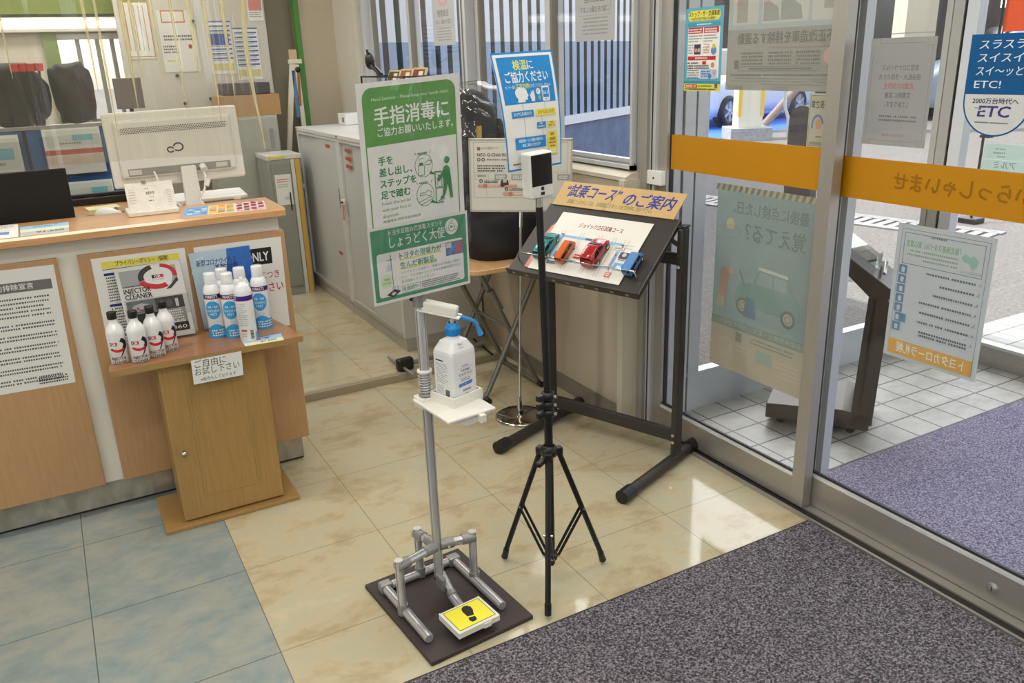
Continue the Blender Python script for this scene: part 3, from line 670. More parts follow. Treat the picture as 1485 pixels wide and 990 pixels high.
def on_counter():
    # flyers and cards lying on the ledge
    S = Sheet(290, 210, M_gloss); S.rect(0, 0, 84, 210, (120, 164, 206)); S.rect(84, 0, 96, 210, (226, 208, 140)); S.rect(180, 0, 110, 210, (222, 198, 200))
    S.text('お知らせ', 10, 18, 17, NAVY, .02)
    for k in range(3):
        for j in range(3): S.rect(14+24*j, 50+46*k, 18, 32, ((150, 190, 220), (90, 130, 180), (190, 210, 226))[(j+k) % 3])
    for k in range(4):
        for j in range(3): S.rect(90+30*j, 14+46*k, 24, 34, ((240, 190, 60), (150, 176, 190), (230, 120, 60))[(j*2+k) % 3])
    for k in range(8):
        for j in range(4): S.rect(186+26*j, 12+24*k, 20, 15, ((176, 44, 58), (226, 214, 214), (140, 60, 80))[(j+k) % 3])
    put_sheet(S, 'flyer', 'colourful landscape flyer lying at the right end of the counter top', 'flyer', (.552, .842, ZT), (.838, .828, ZT), (.800, .622, ZT), (.512, .640, ZT))
    S = Sheet(150, 210, M_gloss); S.rect(0, 0, 150, 70, (150, 190, 216)); S.rect(0, 70, 150, 60, (206, 214, 188)); S.text('¥1,650', 48, 132, 46, BLACK, .025, w=86); S.rect(105, 12, 10, 10, NAVY); S.rows(40, 18, 60, 2, 18, 6, NAVY)
    put_sheet(S, 'price_card', 'blue and yellow price card lying on the counter ledge', 'card', (.015, .815, ZT), (.163, .818, ZT), (.158, .622, ZT), (.018, .625, ZT))
    S = Sheet(100, 300, M_paper); S.rows(20, 25, 70, 3, 22, 7, BLACK); S.rect(30, 165, 44, 60, (90, 130, 190)); S.rows(20, 130, 60, 1, 22, 5, GREY)
    put_sheet(S, 'info_card', 'white printed card at the left edge of the counter ledge', 'card', (-.092, .905, ZT), (.008, .893, ZT), (.012, .618, ZT), (-.088, .630, ZT))
    # textured plaster card holder
    t = thing('card_holder', 'white textured card holder standing beside the monitor foot', 'card holder', (.44, .83, ZT))
    PL = speckle('chalky_plaster', [(.3, (214, 208, 196)), (.7, (232, 228, 218))], 40, .8, .5)
    m = MB(); m.box(.352, .522, .762, .90, ZT, ZT+.016, PL, .003); part('tray', m, t)
    S = Sheet(160, 92, PL); S.text('RÉFIT', 66, 30, 12, BLACK, .03); S.rows(64, 20, 14, 1, 5, 2.6, GREY); S.rows(74, 47, 16, 1, 5, 2.4, GREY); S.rows(70, 60, 18, 1, 5, 3, BLACK)
    for k in range(6): S.rows(8, 20+k*9, 22, 1, 5, 2, (170, 164, 152)); S.rows(134, 30+k*8, 16, 1, 5, 2, (170, 164, 152))
    part('card', S.mesh(quad((.360, .836, ZT+.108), (.520, .836, ZT+.108), (.520, .800, ZT+.014), (.360, .800, ZT+.014), 160, 92), .012), t)
    m = MB(); m.box(.418, .432, .83, .85, ZT+.105, ZT+.118, M_cast, .002); part('clip', m, t)
    # monitor
    t = thing('computer_monitor', 'white computer monitor seen from the back on the counter', 'monitor', (.60, 1.12, ZD))
    Z = V((-.010, .03, 1)).normalized(); X = V((1, .0, .012)).normalized(); Y = Z.cross(X); c = V((.588, 1.10, 1.25))
    m = MB(); m.obox(c, (X, Y, Z), (.246, .012, .140), M_whitep, .008); part('housing', m, t)
    m = MB(); m.obox(c-Y*.016+Z*.002, (X, Y, Z), (.215, .012, .108), mat('off_white_monitor_back', (224, 223, 220), .45), .01); b = part('back_cover', m, t)
    m = MB()
    for i in range(44):
        for j in range(4): m.obox(c-Y*.0285+X*(-.19+i*.0088+(j % 2)*.0044)+Z*(.062+j*.006), (X, Y, Z), (.0023, .0006, .0016), M_dark)
    part('vents', m, b)
    S = Sheet(430, 216, M_whitep); S.items = []
    S.ring(190, 119, 14, 5, BLACK, 12, 30, 345); S.ring(219, 111, 20, 5.5, BLACK, 17, 195, 500)
    lm = MB(); fn = quad(c-Y*.0285-X*.215+Z*.11, c-Y*.0285+X*.215+Z*.11, c-Y*.0285+X*.215-Z*.106, c-Y*.0285-X*.215-Z*.106, 430, 216)
    for vs, fs, cc, n in S.items: lm.add([fn(x, y, .0004) for x, y in vs], fs, ink(cc))
    part('emblem', lm, b)
    m = MB(); m.obox(c-Y*.0282-Z*.083, (X, Y, Z), (.19, .001, .014), mat('port_recess', (150, 150, 146), .6))
    for x in (-.165, -.06, .07, .155): m.obox(c-Y*.0295-Z*.083+X*x, (X, Y, Z), (.022, .001, .009), mat('port_label', (206, 206, 200), .5) if x in (-.165, .155) else M_cast)
    part('port_panel', m, b)
    m = MB(); m.prism([(-.032, 0), (.032, 0), (.028, .17), (-.028, .17)], c-Y*.03-Z*.245+X*.025, X, Z, -Y*.022, M_whitep, .004); part('neck', m, t)
    m = MB(); m.lathe([(.0001, .012), (.06, .011), (.098, .006), (.10, 0), (.0001, 0)], (.64, 1.065, ZD), M_whitep, seg=36); part('foot', m, t)
    m = MB(); m.tube([c-Y*.035-Z*.086+X*-.10, c-Y*.06-Z*.11+X*-.095, (.50, 1.04, 1.09), (.56, 1.0, 1.03), (.62, .985, 1.012)], .004, M_whitep, 8); part('power_cable', m, t)
    m = MB(); m.tube([c-Y*.035-Z*.08+X*.075, c-Y*.06-Z*.12+X*.082, (.655, 1.0, 1.09), (.63, .99, 1.05), (.655, .97, 1.012)], .004, M_whitep, 8); m.cyl((.676, 1.005, 1.125), (.664, 1.0, 1.10), .009, M_whitep, 10); m.cyl((.668, 1.062, 1.172), (.672, 1.04, 1.158), .013, M_whitep, 8); part('video_cable', m, t)
    # slim white keyboard behind the monitor
    m = MB(); m.obox((.70, 1.30, ZD+.018), (V((1, .03, 0)), V((-.03, 1, .12)), V((0, -.12, 1))), (.16, .065, .008), M_whitep, .005); m.box(.80, .83, 1.23, 1.25, ZD, ZD+.012, M_whitep, .002); m.box(.57, .60, 1.23, 1.25, ZD, ZD+.012, M_whitep, .002)
    o = part('keyboard', m, None, (.70, 1.3, ZD)); tag(o, 'slim white keyboard behind the white monitor', 'keyboard')
    # dark laptop lid
    t = thing('laptop', 'black laptop lid seen from behind at the left of the counter', 'laptop', (-.05, 1.02, ZD))
    m = MB(); m.obox((-.06, 1.03, 1.105), (V((1, 0, 0)), V((0, 1, .10)).normalized(), V((0, -.10, 1)).normalized()), (.25, .006, .105), mat('matt_black_lid', (9, 9, 10), .6), .004); part('lid', m, t)
    m = MB(); m.box(-.31, .19, 1.04, 1.26, ZD, ZD+.018, M_black, .004); part('keyboard_base', m, t)
    m = MB(); m.cyl((-.2, 1.043, ZD+.012), (.1, 1.043, ZD+.012), .009, M_black, 10); part('hinge', m, t)
    # mouse and pad
    m = MB(); m.prism(ell(0, 0, .115, .095, 24), (.315, 1.12, ZD), (1, 0, 0), (0, 1, 0), (0, 0, .006), M_black); m.prism(ell(0, 0, .04, .028, 16), (.24, 1.02, ZD), (1, 0, 0), (0, 1, 0), (0, 0, .016), M_black, .004)
    o = part('mouse_pad', m, None, (.315, 1.12, ZD)); tag(o, 'black mouse pad with wrist rest beside the dark laptop', 'mouse pad')
    t = thing('computer_mouse', 'white computer mouse on the black mouse pad', 'mouse', (.305, 1.11, ZD+.006))
    b = bmesh.new(); bmesh.ops.create_uvsphere(b, u_segments=20, v_segments=14, radius=1)
    for v in b.verts: v.co = V((.305+v.co.x*.052, 1.11+v.co.y*.032, ZD+.006+max(v.co.z, 0)*(.034-.008*v.co.x)))
    m = MB(); m.bm(b, M_whitep, True); part('shell', m, t)
    m = MB(); m.cyl((.335, 1.105, ZD+.031), (.335, 1.115, ZD+.031), .008, M_cast, 12); part('scroll_wheel', m, t)
    m = MB(); m.tube([(.352, 1.10, ZD+.014), (.40, 1.06, ZD+.01), (.46, 1.04, ZD+.006), (.54, 1.06, ZD+.006)], .0025, M_whitep, 6); part('cord', m, t)
    # black desk organiser strip behind
    m = MB(); m.box(.18, .56, 1.52, 1.56, ZD, ZD+.03, M_black, .004); m.box(.18, .56, 1.54, 1.56, ZD+.03, ZD+.045, M_black, .003); o = part('cable_box', m, None, (.37, 1.54, ZD)); tag(o, 'long low black cable box at the back of the desk', 'cable box')
    m = MB(); m.obox((.30, 1.36, ZD+.004), (V((1, .1, 0)), V((-.1, 1, 0)), V((0, 0, 1))), (.06, .05, .004), mat('cream_memo_paper', (222, 216, 170), .7)); o = part('memo_pad', m, None, (.3, 1.36, ZD)); tag(o, 'cream memo pad behind the white mouse', 'memo pad')
on_counter()

# ------------------------------------------------------------------ clear vinyl curtain
def vinyl():
    t = thing('vinyl_curtain', 'clear vinyl splash curtain hanging over the counter', 'curtain', (-.3, .84, 1.24))
    m = MB()
    def fn(a, b):
        x = -2.2+a*3.08; z = 2.66+(1.222-2.66)*b
        w1 = .017*math.sin(x*17+.6*math.sin(x*5))+.010*math.sin(x*41+1)+.006*math.sin(x*77+z*1.5)+.0025*math.sin(x*150+z*2)
        return V((x + (.012*math.sin(z*7) if a > .98 else 0), .84 + w1*(.75+.25*math.cos(z*2)) + .008*math.sin(z*9+x*6)*b, z + .012*math.sin(x*4)*b))
    m.grid(340, 40, fn, M_vinyl); part('sheet', m, t)
    sm = see_through('highlight_vinyl_fold', (250, 246, 222), .20, .7, .12, .32, (250, 242, 200))  # yellow cast of the creases, with highlight streaks put into the colour
    for xa, zb, r in ((.335, 1.46, .004), (.372, 1.30, .003), (.452, 1.40, .006), (.482, 1.50, .005), (.545, 1.46, .004), (.610, 1.36, .003), (.668, 1.50, .006), (.722, 1.34, .004), (.785, 1.42, .005), (.862, 1.24, .006), (.09, 1.52, .004), (-.04, 1.42, .005)):
        m = MB(); k = 24; P_ = [fn((xa+2.2)/3.08, (2.66-(zb+(2.64-zb)*i/k))/(2.66-1.222))+V((0, -.006, 0)) for i in range(k+1)]
        m.tube(P_, [1.5*r*min(1, .15+i/7) for i in range(k+1)], sm, 8); part('fold', m, t)
    m = MB(); m.cyl((-2.25, .84, 2.66), (.92, .84, 2.66), .012, M_alu); part('rail', m, t)
vinyl()

# ------------------------------------------------------------------ display pedestal with its bottles
def pedestal():
    t = thing('display_pedestal', 'oak display pedestal with a panelled door and small shelf', 'pedestal', (.5, .5, 0))
    m = MB(); m.box(.258, .728, .358, .640, 0, .016, M_woods, .003); part('base_plate', m, t)
    m = MB(); m.box(.33, .672, .40, .625, .016, .608, M_woods, .003); part('body', m, t)
    m = MB(); m.box(.326, .676, .383, .400, .022, .606, M_woods, .004)
    d = part('door', m, t)
    m = MB()
    for a in ((.405, .412, .10, .52), (.592, .599, .10, .52)): m.box(a[0], a[1], .3805, .383, a[2], a[3], M_wedge, .001)
    for z0 in (.10, .513): m.box(.412, .592, .3805, .383, z0, z0+.007, M_wedge, .001)
    part('door_moulding', m, d)
    m = MB(); m.lathe([(.006, 0), (.005, .008), (.009, .013), (.009, .018), (.0001, .021)], (.361, .383, .285), M_chrome, (0, -1, 0), 16); part('knob', m, d)
    m = MB(); m.prism([(.19, .352), (.807, .352), (.812, .362), (.812, .40), (.770, .642), (.232, .642), (.186, .40), (.186, .358)], (0, 0, .610), (1, 0, 0), (0, 1, 0), (0, 0, .018), M_wedge); s = part('shelf', m, t)
    m = MB(); m.prism([(.19, .354), (.806, .354), (.81, .40), (.769, .641), (.233, .641), (.188, .40)], (0, 0, .628), (1, 0, 0), (0, 1, 0), (0, 0, .002), M_woodst); part('shelf_surface', m, s)
pedestal()
ZS = .6302
def shelf_signs():
    S = Sheet(164, 86, M_paper); S.text('ご自由に', 10, 2, 30, BLACK, .004, w=102); S.text('お試し下さい', 8, 30, 29, BLACK, .004, w=146); S.text('※販売もしております', 24, 66, 14, BLACK, .004, w=116)
    put_sheet(S, 'shelf_sign', 'white paper sign inviting a free trial on the shelf edge', 'sign', (.430, .350, .618), (.594, .3495, .619), (.590, .3485, .533), (.427, .349, .533))
    S = Sheet(150, 90, M_gloss); S.rect(0, 0, 150, 50, (150, 196, 226)); S.rect(0, 50, 150, 40, (222, 220, 170)); S.text('¥1,650', 62, 46, 30, BLACK, .025, w=62); S.circ(60, 26, 9, (210, 80, 110)); S.circ(92, 24, 9, (120, 90, 170)); S.rows(50, 12, 60, 1, 8, 5, NAVY)
    put_sheet(S, 'price_tag', 'small pale blue price tag lying in front of the spray cans', 'price tag', (.612, .424, ZS), (.752, .432, ZS), (.742, .350, ZS), (.612, .358, ZS))
    # A4 leaflet in an acrylic stand
    def stand(name, label, S, x0, x1, y0, yt, z0, zt, dark=False):
        t = thing(name, label, 'leaflet stand', ((x0+x1)/2, y0, ZS))
        TL, TR, BR, BL = (x0-.012, yt, zt), (x1-.012, yt-.012, zt+.005), (x1, y0-.012, z0), (x0, y0, z0)
        part('leaflet', S.mesh(quad(TL, TR, BR, BL, S.w, S.h), .0006, .00005), t)
        off = V((0, -.004, 0))
        m = MB(); fn = quad(V(TL)+off, V(TR)+off, V(BR)+off, V(BL)+off, 1, 1); rnd = [random.random() for _ in range(6)]
        m.grid(18, 24, lambda a, b: fn(-.02+a*1.04, -.02+b*1.04, .0025*math.sin(a*9+rnd[0]*6+b*3)*math.sin(b*11+rnd[1]*6)+.0014*math.sin(a*23+b*17)), M_sleeve); part('plastic_sleeve', m, t)
        m = MB(); bl, br = V(BL), V(BR)
        m.add([bl+V((0, .004, 0)), br+V((0, .004, 0)), br+V((0, .014, .15)), bl+V((0, .014, .15))], [[0, 1, 2, 3]], M_acryl)
        m.add([bl+V((0, -.012, .002-z0+ZS)), br+V((0, -.012, .002-z0+ZS)), br+V((0, .014, .002-z0+ZS)), bl+V((0, .014, .002-z0+ZS))], [[0, 1, 2, 3]], M_acryl)
        m.add([bl+V((0, -.014, .0)), br+V((0, -.014, 0)), br+V((0, -.016, .022)), bl+V((0, -.016, .022))], [[0, 1, 2, 3]], M_acryl); part('acrylic_holder', m, t)
    S = Sheet(210, 297, M_gloss); S.rect(12, 14, 182, 66, (168, 172, 172)); S.circ(132, 52, 46, WHITE)
    S.ring(130, 50, 62, 18, (60, 54, 58), 48, 165, 255); S.ring(128, 50, 66, 20, (206, 46, 54), 50, 62, 160); S.ring(134, 50, 60, 14, (206, 46, 54), 48, 282, 372); S.poly([(190, 62), (194, 76), (166, 104), (148, 106), (172, 84)], (60, 54, 58))
    S.circ(130, 50, 38, WHITE, 32); S.rect(112, 44, 18, 13, BLACK); S.rect(130, 44, 20, 13, (206, 46, 54)); S.text('GR', 119, 44, 13, WHITE, .04, w=22); S.text('CLEANER', 112, 60, 6, GREY, 0, w=36)
    S.rows(16, 74, 66, 1, 5, 4, BLACK); S.text('INJECTOR', 14, 80, 27, BLACK, .03, w=86); S.text('CLEANER', 14, 103, 27, BLACK, .03, w=86)
    S.rect(12, 134, 92, 50, (120, 124, 130)); S.poly([(16, 176), (34, 152), (60, 146), (92, 158), (98, 178)], (206, 206, 210)); S.ring(58, 164, 16, 5, RED, 12, 0, 200); S.rect(104, 134, 92, 50, (52, 52, 56)); S.rect(168, 146, 10, 32, WHITE); S.rect(170, 138, 6, 8, BLACK); S.poly([(112, 172), (124, 150), (150, 144), (160, 160), (150, 176)], (96, 96, 100))
    S.rect(12, 186, 92, 60, (44, 44, 46)); S.rect(104, 186, 92, 60, (140, 142, 136)); S.rows(112, 190, 76, 5, 10, 5.5, (226, 226, 222)); S.rect(12, 242, 184, 34, (30, 30, 32)); S.rows(110, 236, 80, 1, 8, 5, WHITE); S.text('¥1,860', 96, 250, 20, WHITE, .005, w=92)
    stand('leaflet_stand', 'sleeved injector cleaner leaflet on a stand behind small bottles', S, .277, .487, .600, .632, ZS+.008, .898)
    S = Sheet(210, 297, M_gloss); S.rect(0, 0, 210, 297, (186, 210, 226)); S.poly([(130, 0), (210, 0), (210, 297), (128, 297), (108, 150)], (34, 108, 196)); S.text('新型コロナウイルス', 18, 30, 27, NAVY, .02, w=136, slant=.15); S.text('予防対策', 74, 54, 34, NAVY, .035, w=84, slant=.15); S.text('手指の', 84, 92, 20, NAVY, .03, w=36); S.text('消毒ミスト', 92, 112, 22, (44, 80, 160), .03, w=76)
    for k in range(26): S.circ(random.random()*110, 20+random.random()*260, 1.5+random.random()*4, (214, 228, 238))
    for k in range(14): S.circ(124+random.random()*80, 120+random.random()*170, 1.5+random.random()*4, (110, 160, 214))
    stand('leaflet_stand', 'sleeved blue mist leaflet on a stand behind the spray cans', S, .523, .733, .625, .636, ZS+.008, .916)
shelf_signs()
def bottles():
    # small white aluminium bottles
    r = .0288
    places = [(.226, .436, -.10, 'white injector cleaner bottle, leftmost in front of its leaflet'), (.286, .412, 0.0, 'white injector cleaner bottle, second from the left'),
              (.339, .437, .06, 'white injector cleaner bottle, third from the left'), (.384, .476, .10, 'white injector cleaner bottle at the back right of the four')]
    t = None
    for x, y, a, lab in places:
        if t is None:
            t = thing('cleaner_bottle', lab, 'bottle', (x, y, ZS), 'injector cleaner bottles on the pedestal shelf')
            B = mat('glossy_white_bottle', (228, 228, 228), .22, coat=.4)
            m = MB(); m.lathe([(.0001, 0), (r-.002, 0), (r, .003), (r, .104), (r-.001, .112), (r-.006, .124), (r-.013, .134), (.0135, .139), (.0128, .147), (.0128, .156), (.0001, .156)], (x, y, ZS), B, seg=32); part('body', m, t)
            m = MB(); m.lathe([(.0142, .149), (.0148, .153), (.0148, .170), (.0138, .173), (.0001, .173)], (x, y, ZS), M_black, seg=24); part('cap', m, t)
            S = Sheet(90, 104, B, step=4); S.items = []
            c0 = (90*.36)
            # swoosh
            S.ring(56, 40, 30, 9, (200, 40, 46), 22, 40, 150, 24); S.ring(54, 38, 34, 14, (38, 34, 36), 26, -62, 42, 26); S.poly([(70, 58), (84, 46), (66, 74), (58, 82)], (38, 34, 36))
            S.rect(32, 28, 10, 12, (38, 34, 36)); S.rect(42, 28, 13, 12, (200, 40, 46)); S.text('GR', 35, 27.5, 13, WHITE, .04, w=17)
            S.text('INJECTOR', 30, 76, 14, BLACK, .02, w=46); S.text('CLEANER', 31, 89, 14, BLACK, .02, w=45)
            wrap_label(S, curl((x, y, ZS), r, -PI/2-.0443/r-.35, .104), t); first = t
            t.rotation_euler = (0, 0, a)
        else: dup(first, (x, y, ZS), lab, a)
    # spray cans
    r = .0300; first = None; AN = [(.556, .536, 0, 'white spray can at the left front of the mist cans'), (.606, .500, .05, 'white spray can second from the left in front'), (.720, .545, -.05, 'white spray can at the right end of the mist cans'),
                    (.660, .556, .1, 'white spray can behind the uncapped one'), (.6035, .5815, .2, 'white spray can partly hidden behind the left front can')]
    for x, y, a, lab in AN:
        if not first:
            first = t = thing('spray_can', lab, 'spray can', (x, y, ZS), 'washing mist cans on the pedestal shelf')
            B = mat('glossy_white_can', (230, 231, 232), .25, coat=.4); BL_ = (58, 160, 220)
            m = MB(); m.lathe([(.0001, 0), (r-.001, 0), (r, .003), (r, .168), (r-.002, .176), (r-.007, .187), (.0205, .191), (.0001, .191)], (x, y, ZS), B, seg=32); part('body', m, t)
            m = MB(); m.lathe([(.0205, .190), (.0200, .226), (.0185, .232), (.0001, .233)], (x, y, ZS), B, seg=24); part('cap', m, t)
            S = Sheet(188, 165, B, step=4); S.items = []
            S.rect(0, 6, 188, 15, (70, 40, 100)); S.rect(0, 21, 188, 2, (200, 60, 80)); S.text("WAKO'S", 72, 6, 15, WHITE, .03, w=44)
            S.circ(94, 62, 27, BL_, 33); S.text('消臭・洗浄', 76, 46, 9, WHITE, .03, w=36); S.text('WASHING', 72, 58, 13, WHITE, .0, w=44); S.text('MIST', 82, 71, 13, WHITE, .0, w=24)
            S.rect(0, 128, 188, 37, BL_); S.poly([(70, 128), (82, 118), (96, 112), (112, 118), (120, 128)], BL_); S.rows(80, 134, 60, 3, 9, 5, WHITE); S.poly([(84, 112), (90, 100), (104, 98), (112, 106), (104, 114)], (206, 216, 222))
            wrap_label(S, curl((x, y, ZS), r, -PI/2-.094/r-.35, .165), t); t.rotation_euler = (0, 0, a)
        else: dup(first, (x, y, ZS), lab, a)
    # the uncapped can showing its back
    x, y = .640, .425
    t = thing('spray_can', 'white spray can without cap showing its back label and barcode', 'spray can', (x, y, ZS), 'washing mist cans on the pedestal shelf')
    B = MATS['glossy_white_can']
    m = MB(); m.lathe([(.0001, 0), (r-.001, 0), (r, .003), (r, .176), (r-.002, .184), (r-.007, .195), (.0205, .200), (.0125, .203), (.0115, .209), (.0001, .209)], (x, y, ZS), B, seg=32); part('body', m, t)
    m = MB(); m.lathe([(.006, .208), (.006, .222), (.0045, .226), (.0001, .226)], (x, y, ZS), M_whitep, seg=14); part('nozzle', m, t)
    S = Sheet(188, 173, B, step=4); S.items = []
    S.rect(0, 8, 188, 16, (60, 40, 130)); S.rect(0, 24, 188, 2, (200, 60, 80)); S.text("WAKO'S", 30, 8, 15, WHITE, .03, w=40); S.rows(70, 34, 34, 12, 7, 2.4, GREY); S.rect(76, 128, 20, 6, RED); S.rows(76, 138, 18, 3, 6, 2.4, GREY)
    for k in range(9): S.rect(106, 132+k*3.6, 12, 1.6 if k % 3 else 2.4, BLACK)
    S.poly([(126, 140), (146, 150), (146, 170), (128, 170)], (58, 160, 220)); S.poly([(150, 60), (188, 60), (188, 100), (150, 100)], (58, 160, 220))
    wrap_label(S, curl((x, y, ZS), r, -PI/2-.094/r-.35, .173), t)
bottles()

# ------------------------------------------------------------------ filing cabinets along the window wall
RZ = .042
def cabinets():
    xf, xb = 1.645, 2.115
    for y0, y1, lab, tags in ((1.548, 2.425, 'white low filing cabinet nearest the window post, red labels in a column', 1), (2.428, 3.305, 'white low filing cabinet at the rear end, one red label', 0)):
        t = thing('filing_cabinet', lab, 'cabinet', (1.88, (y0+y1)/2, RZ), 'low filing cabinets under the windows')
        m = MB(); m.box(xf+.006, xb, y0+.002, y1-.002, RZ, RZ+.075, M_cabp); part('plinth', m, t)
        m = MB(); m.box(xf+.03, xb, y0, y1, RZ+.075, 1.118, M_cabw); m.box(xf, xf+.03, y0, y0+.032, RZ+.075, 1.118, M_cabw); m.box(xf, xf+.03, y1-.032, y1, RZ+.075, 1.118, M_cabw); m.box(xf-.004, xf+.03, y0+.032, y1-.032, RZ+.075, RZ+.10, M_cabp); m.box(xf, xf+.03, y0+.032, y1-.032, 1.10, 1.118, M_cabw); part('carcass', m, t)
        m = MB(); m.box(xf-.006, xb, y0, y1, 1.118, 1.142, M_cabw, .003); part('top', m, t)
        ym = (y0+y1)/2
        for a, b, x in ((y0+.034, ym+.02, xf+.012), (ym-.02, y1-.034, xf+.022)):
            m = MB(); m.box(x-.006, x+.004, a, b, RZ+.101, 1.099, M_cabd, .002); d = part('door', m, t)
            m = MB(); m.box(x-.008, x-.005, a+.03, a+.034, .70, .82, M_dark); part('finger_pull', m, d)
        m = MB(); m.box(xf-.016, xf+.002, y1-.05, y1-.02, .735, .765, M_iv, .003); m.cyl((xf-.02, y1-.055, .75), (xf-.02, y1-.045, .75), .006, M_dark, 8); part('latch', m, t)
        m = MB(); m.box(xf-.014, xf-.011, y1-.045, y1-.022, .64, .73, mat('yellow_tag' if not tags else 'orange_tag', (222, 206, 120) if not tags else (206, 132, 84), .5)); part('key_tag', m, t)
        m = MB(); red = mat('red_label_tape', (176, 76, 52), .5)
        for k in range(3 if tags else 1): m.box(xf+.0045, xf+.006, y1-.22 if tags else y0+.16, y1-.12 if tags else y0+.25, 1.05-.045*k, 1.07-.045*k, red)
        m.box(xf-.0075, xf-.006, y1-.03, y1-.005, 1.124, 1.136, red)
        if not tags: m.box(xf+.0045, xf+.006, y0+.12, y0+.19, .39, .41, red)
        part('name_labels', m, t)
    # things on the cabinets
    m = MB(); m.box(1.93, 2.06, 3.10, 3.26, 1.1425, 1.215, M_whitep, .004); m.box(1.928, 1.93, 3.13, 3.17, 1.16, 1.19, M_cast)
    t = part('white_box', m, None, (2, 3.2, 1.1425)); tag(t, 'small white box at the rear end of the filing cabinet top', 'box')
    t = thing('leaflet_rack', 'black wire rack with a tray of brochures on the filing cabinet', 'rack', (2.0, 2.25, 1.1425)); m = MB()
    for y in (1.93, 2.62):
        for x in (1.90, 2.08): m.cyl((x, y, 1.1425), (x, y, 1.46), .006, M_black, 8)
    for z in (1.30, 1.455): m.tube([(1.90, 1.93, z), (1.90, 2.62, z), (2.08, 2.62, z), (2.08, 1.93, z), (1.90, 1.93, z)], .005, M_black, 8)
    for k in range(12): m.cyl((1.90, 1.97+k*.055, 1.30), (2.08, 1.97+k*.055, 1.30), .003, M_black, 6)
    part('wire_frame', m, t)
    for k in range(3):
        y0 = 1.94+k*.19; S = Sheet(180, 200, M_gloss); S.rect(0, 0, 180, 200, (196, 178, 128)); S.rect(10, 10, 160, 60, ((120, 60, 40), (150, 90, 50), (90, 70, 60))[k]); S.rect(90, 20, 60, 90, (226, 216, 180)); S.poly([(10, 120), (90, 90), (90, 150), (20, 160)], (150, 70, 40)); S.rows(12, 170, 150, 2, 10, 5, BLACK)
        o = part('brochure', S.mesh(quad((2.04, y0+.18, 1.50-.006*k), (2.04, y0, 1.50-.006*k), (1.97, y0, 1.305), (1.97, y0+.18, 1.305), 180, 200), .012), None, (2, y0+.09, 1.305))
        tag(o, 'tan and red brochure standing in the black wire rack', 'brochure', 'brochures in the wire rack')
    t = thing('desk_lamp', 'black clip lamp with an oval head on the wire rack', 'lamp', (2.0, 2.60, 1.46)); m = MB()
    m.tube([(2.0, 2.55, 1.46), (1.99, 2.58, 1.49), (1.98, 2.64, 1.515), (1.98, 2.66, 1.53)], [.018, .016, .014, .012], M_black, 10); m.tube([(1.99, 2.62, 1.515), (1.96, 2.56, 1.535), (1.96, 2.54, 1.545)], .006, M_black, 8); part('arm', m, t)
    m = MB(); m.ball((1.98, 2.665, 1.545), (.03, .034, .052), M_black); m.tube([(1.98, 2.69, 1.57), (1.98, 2.70, 1.61)], .008, M_black, 8); part('lamp_head', m, t)
    # grey steel locker with yellow tape, behind the counter
    t = thing('steel_locker', 'grey steel locker with yellow tape strip and a paper notice', 'locker', (1.485, 3.25, RZ))
    x0, x1, y0, y1 = 1.375, 1.595, 3.10, 3.39
    gl = mat('grey_green_locker_steel', (150, 152, 142), .45)
    m = MB(); m.box(x0, x1, y0, y1, RZ, .955, gl, .004); part('body', m, t)
    m = MB(); m.box(x0-.005, x1+.005, y0-.005, y1, .955, .985, M_cabw, .003); part('top', m, t)
    m = MB(); m.box(x0+.02, x1-.075, y0-.012, y0-.001, RZ+.06, .93, mat('grey_locker_door', (140, 142, 134), .45), .002); d = part('door', m, t); m = MB(); m.box(x1-.10, x1-.092, y0-.018, y0-.012, .62, .74, M_dark); part('handle', m, d)
    m = MB(); m.box(x1-.068, x1-.045, y0-.009, y0-.001, RZ, .95, M_cabw); m.box(x1-.04, x1-.012, y0-.009, y0-.001, RZ, .95, mat('yellow_orange_tape', (204, 160, 66), .5)); part('tape_strip', m, t)
    m = MB(); m.box(x0+.01, x0+.12, y0-.007, y0-.005, .965, .98, mat('yellow_label_strip', (220, 204, 80), .5)); part('yellow_label', m, t)
    S = Sheet(120, 200, M_paper); S.rows(12, 30, 96, 2, 14, 6, RED, .1); S.rows(12, 64, 90, 2, 14, 4, GREY); S.rows(60, 150, 50, 2, 10, 5, GREY)
    put_sheet(S, 'locker_notice', 'white paper notice on the grey locker door', 'notice', (x0+.035, y0-.0125, .86), (x0+.14, y0-.0125, .86), (x0+.14, y0-.0125, .66), (x0+.035, y0-.0125, .66))
    # white A frame leaning behind
    t = thing('easel_frame', 'white wooden A frame standing by the green trim', 'easel', (1.69, 3.70, RZ)); wf = mat('cream_painted_wood', (222, 216, 196), .5)
    m = MB(); m.obox((1.647, 3.66, .80), (V((.988, 0, .155)), V((0, 1, 0)), V((-.155, 0, .988)).normalized() * -1 if False else V((.155, 0, .988))), (.018, .014, .78), wf, .003); part('leg', m, t)
    m = MB(); m.obox((1.80, 3.66, .79), (V((1, 0, -.02)), V((0, 1, 0)), V((-.012, 0, 1))), (.016, .014, .75), wf, .003); part('leg', m, t)
    m = MB(); m.box(1.74, 1.83, 3.64, 3.68, 1.545, 1.575, wf, .003); part('head', m, t)
    m = MB(); m.box(1.745, 1.80, 3.645, 3.66, 1.575, 1.64, mat('tan_wood_tag', (200, 176, 140), .5), .003); part('name_tag', m, t)
    m = MB(); m.box(1.75, 1.775, 3.646, 3.652, 1.18, 1.50, mat('blue_printed_card', (90, 130, 170), .5)); m.obox((1.79, 3.65, 1.38), (V((1, 0, 0)), V((0, 1, 0)), V((.06, 0, 1))), (.009, .008, .12), mat('brown_wooden_stick', (150, 100, 50), .5)); m.ball((1.795, 3.645, 1.505), .02, M_black, 10, 8); part('hanging_pointer', m, t)
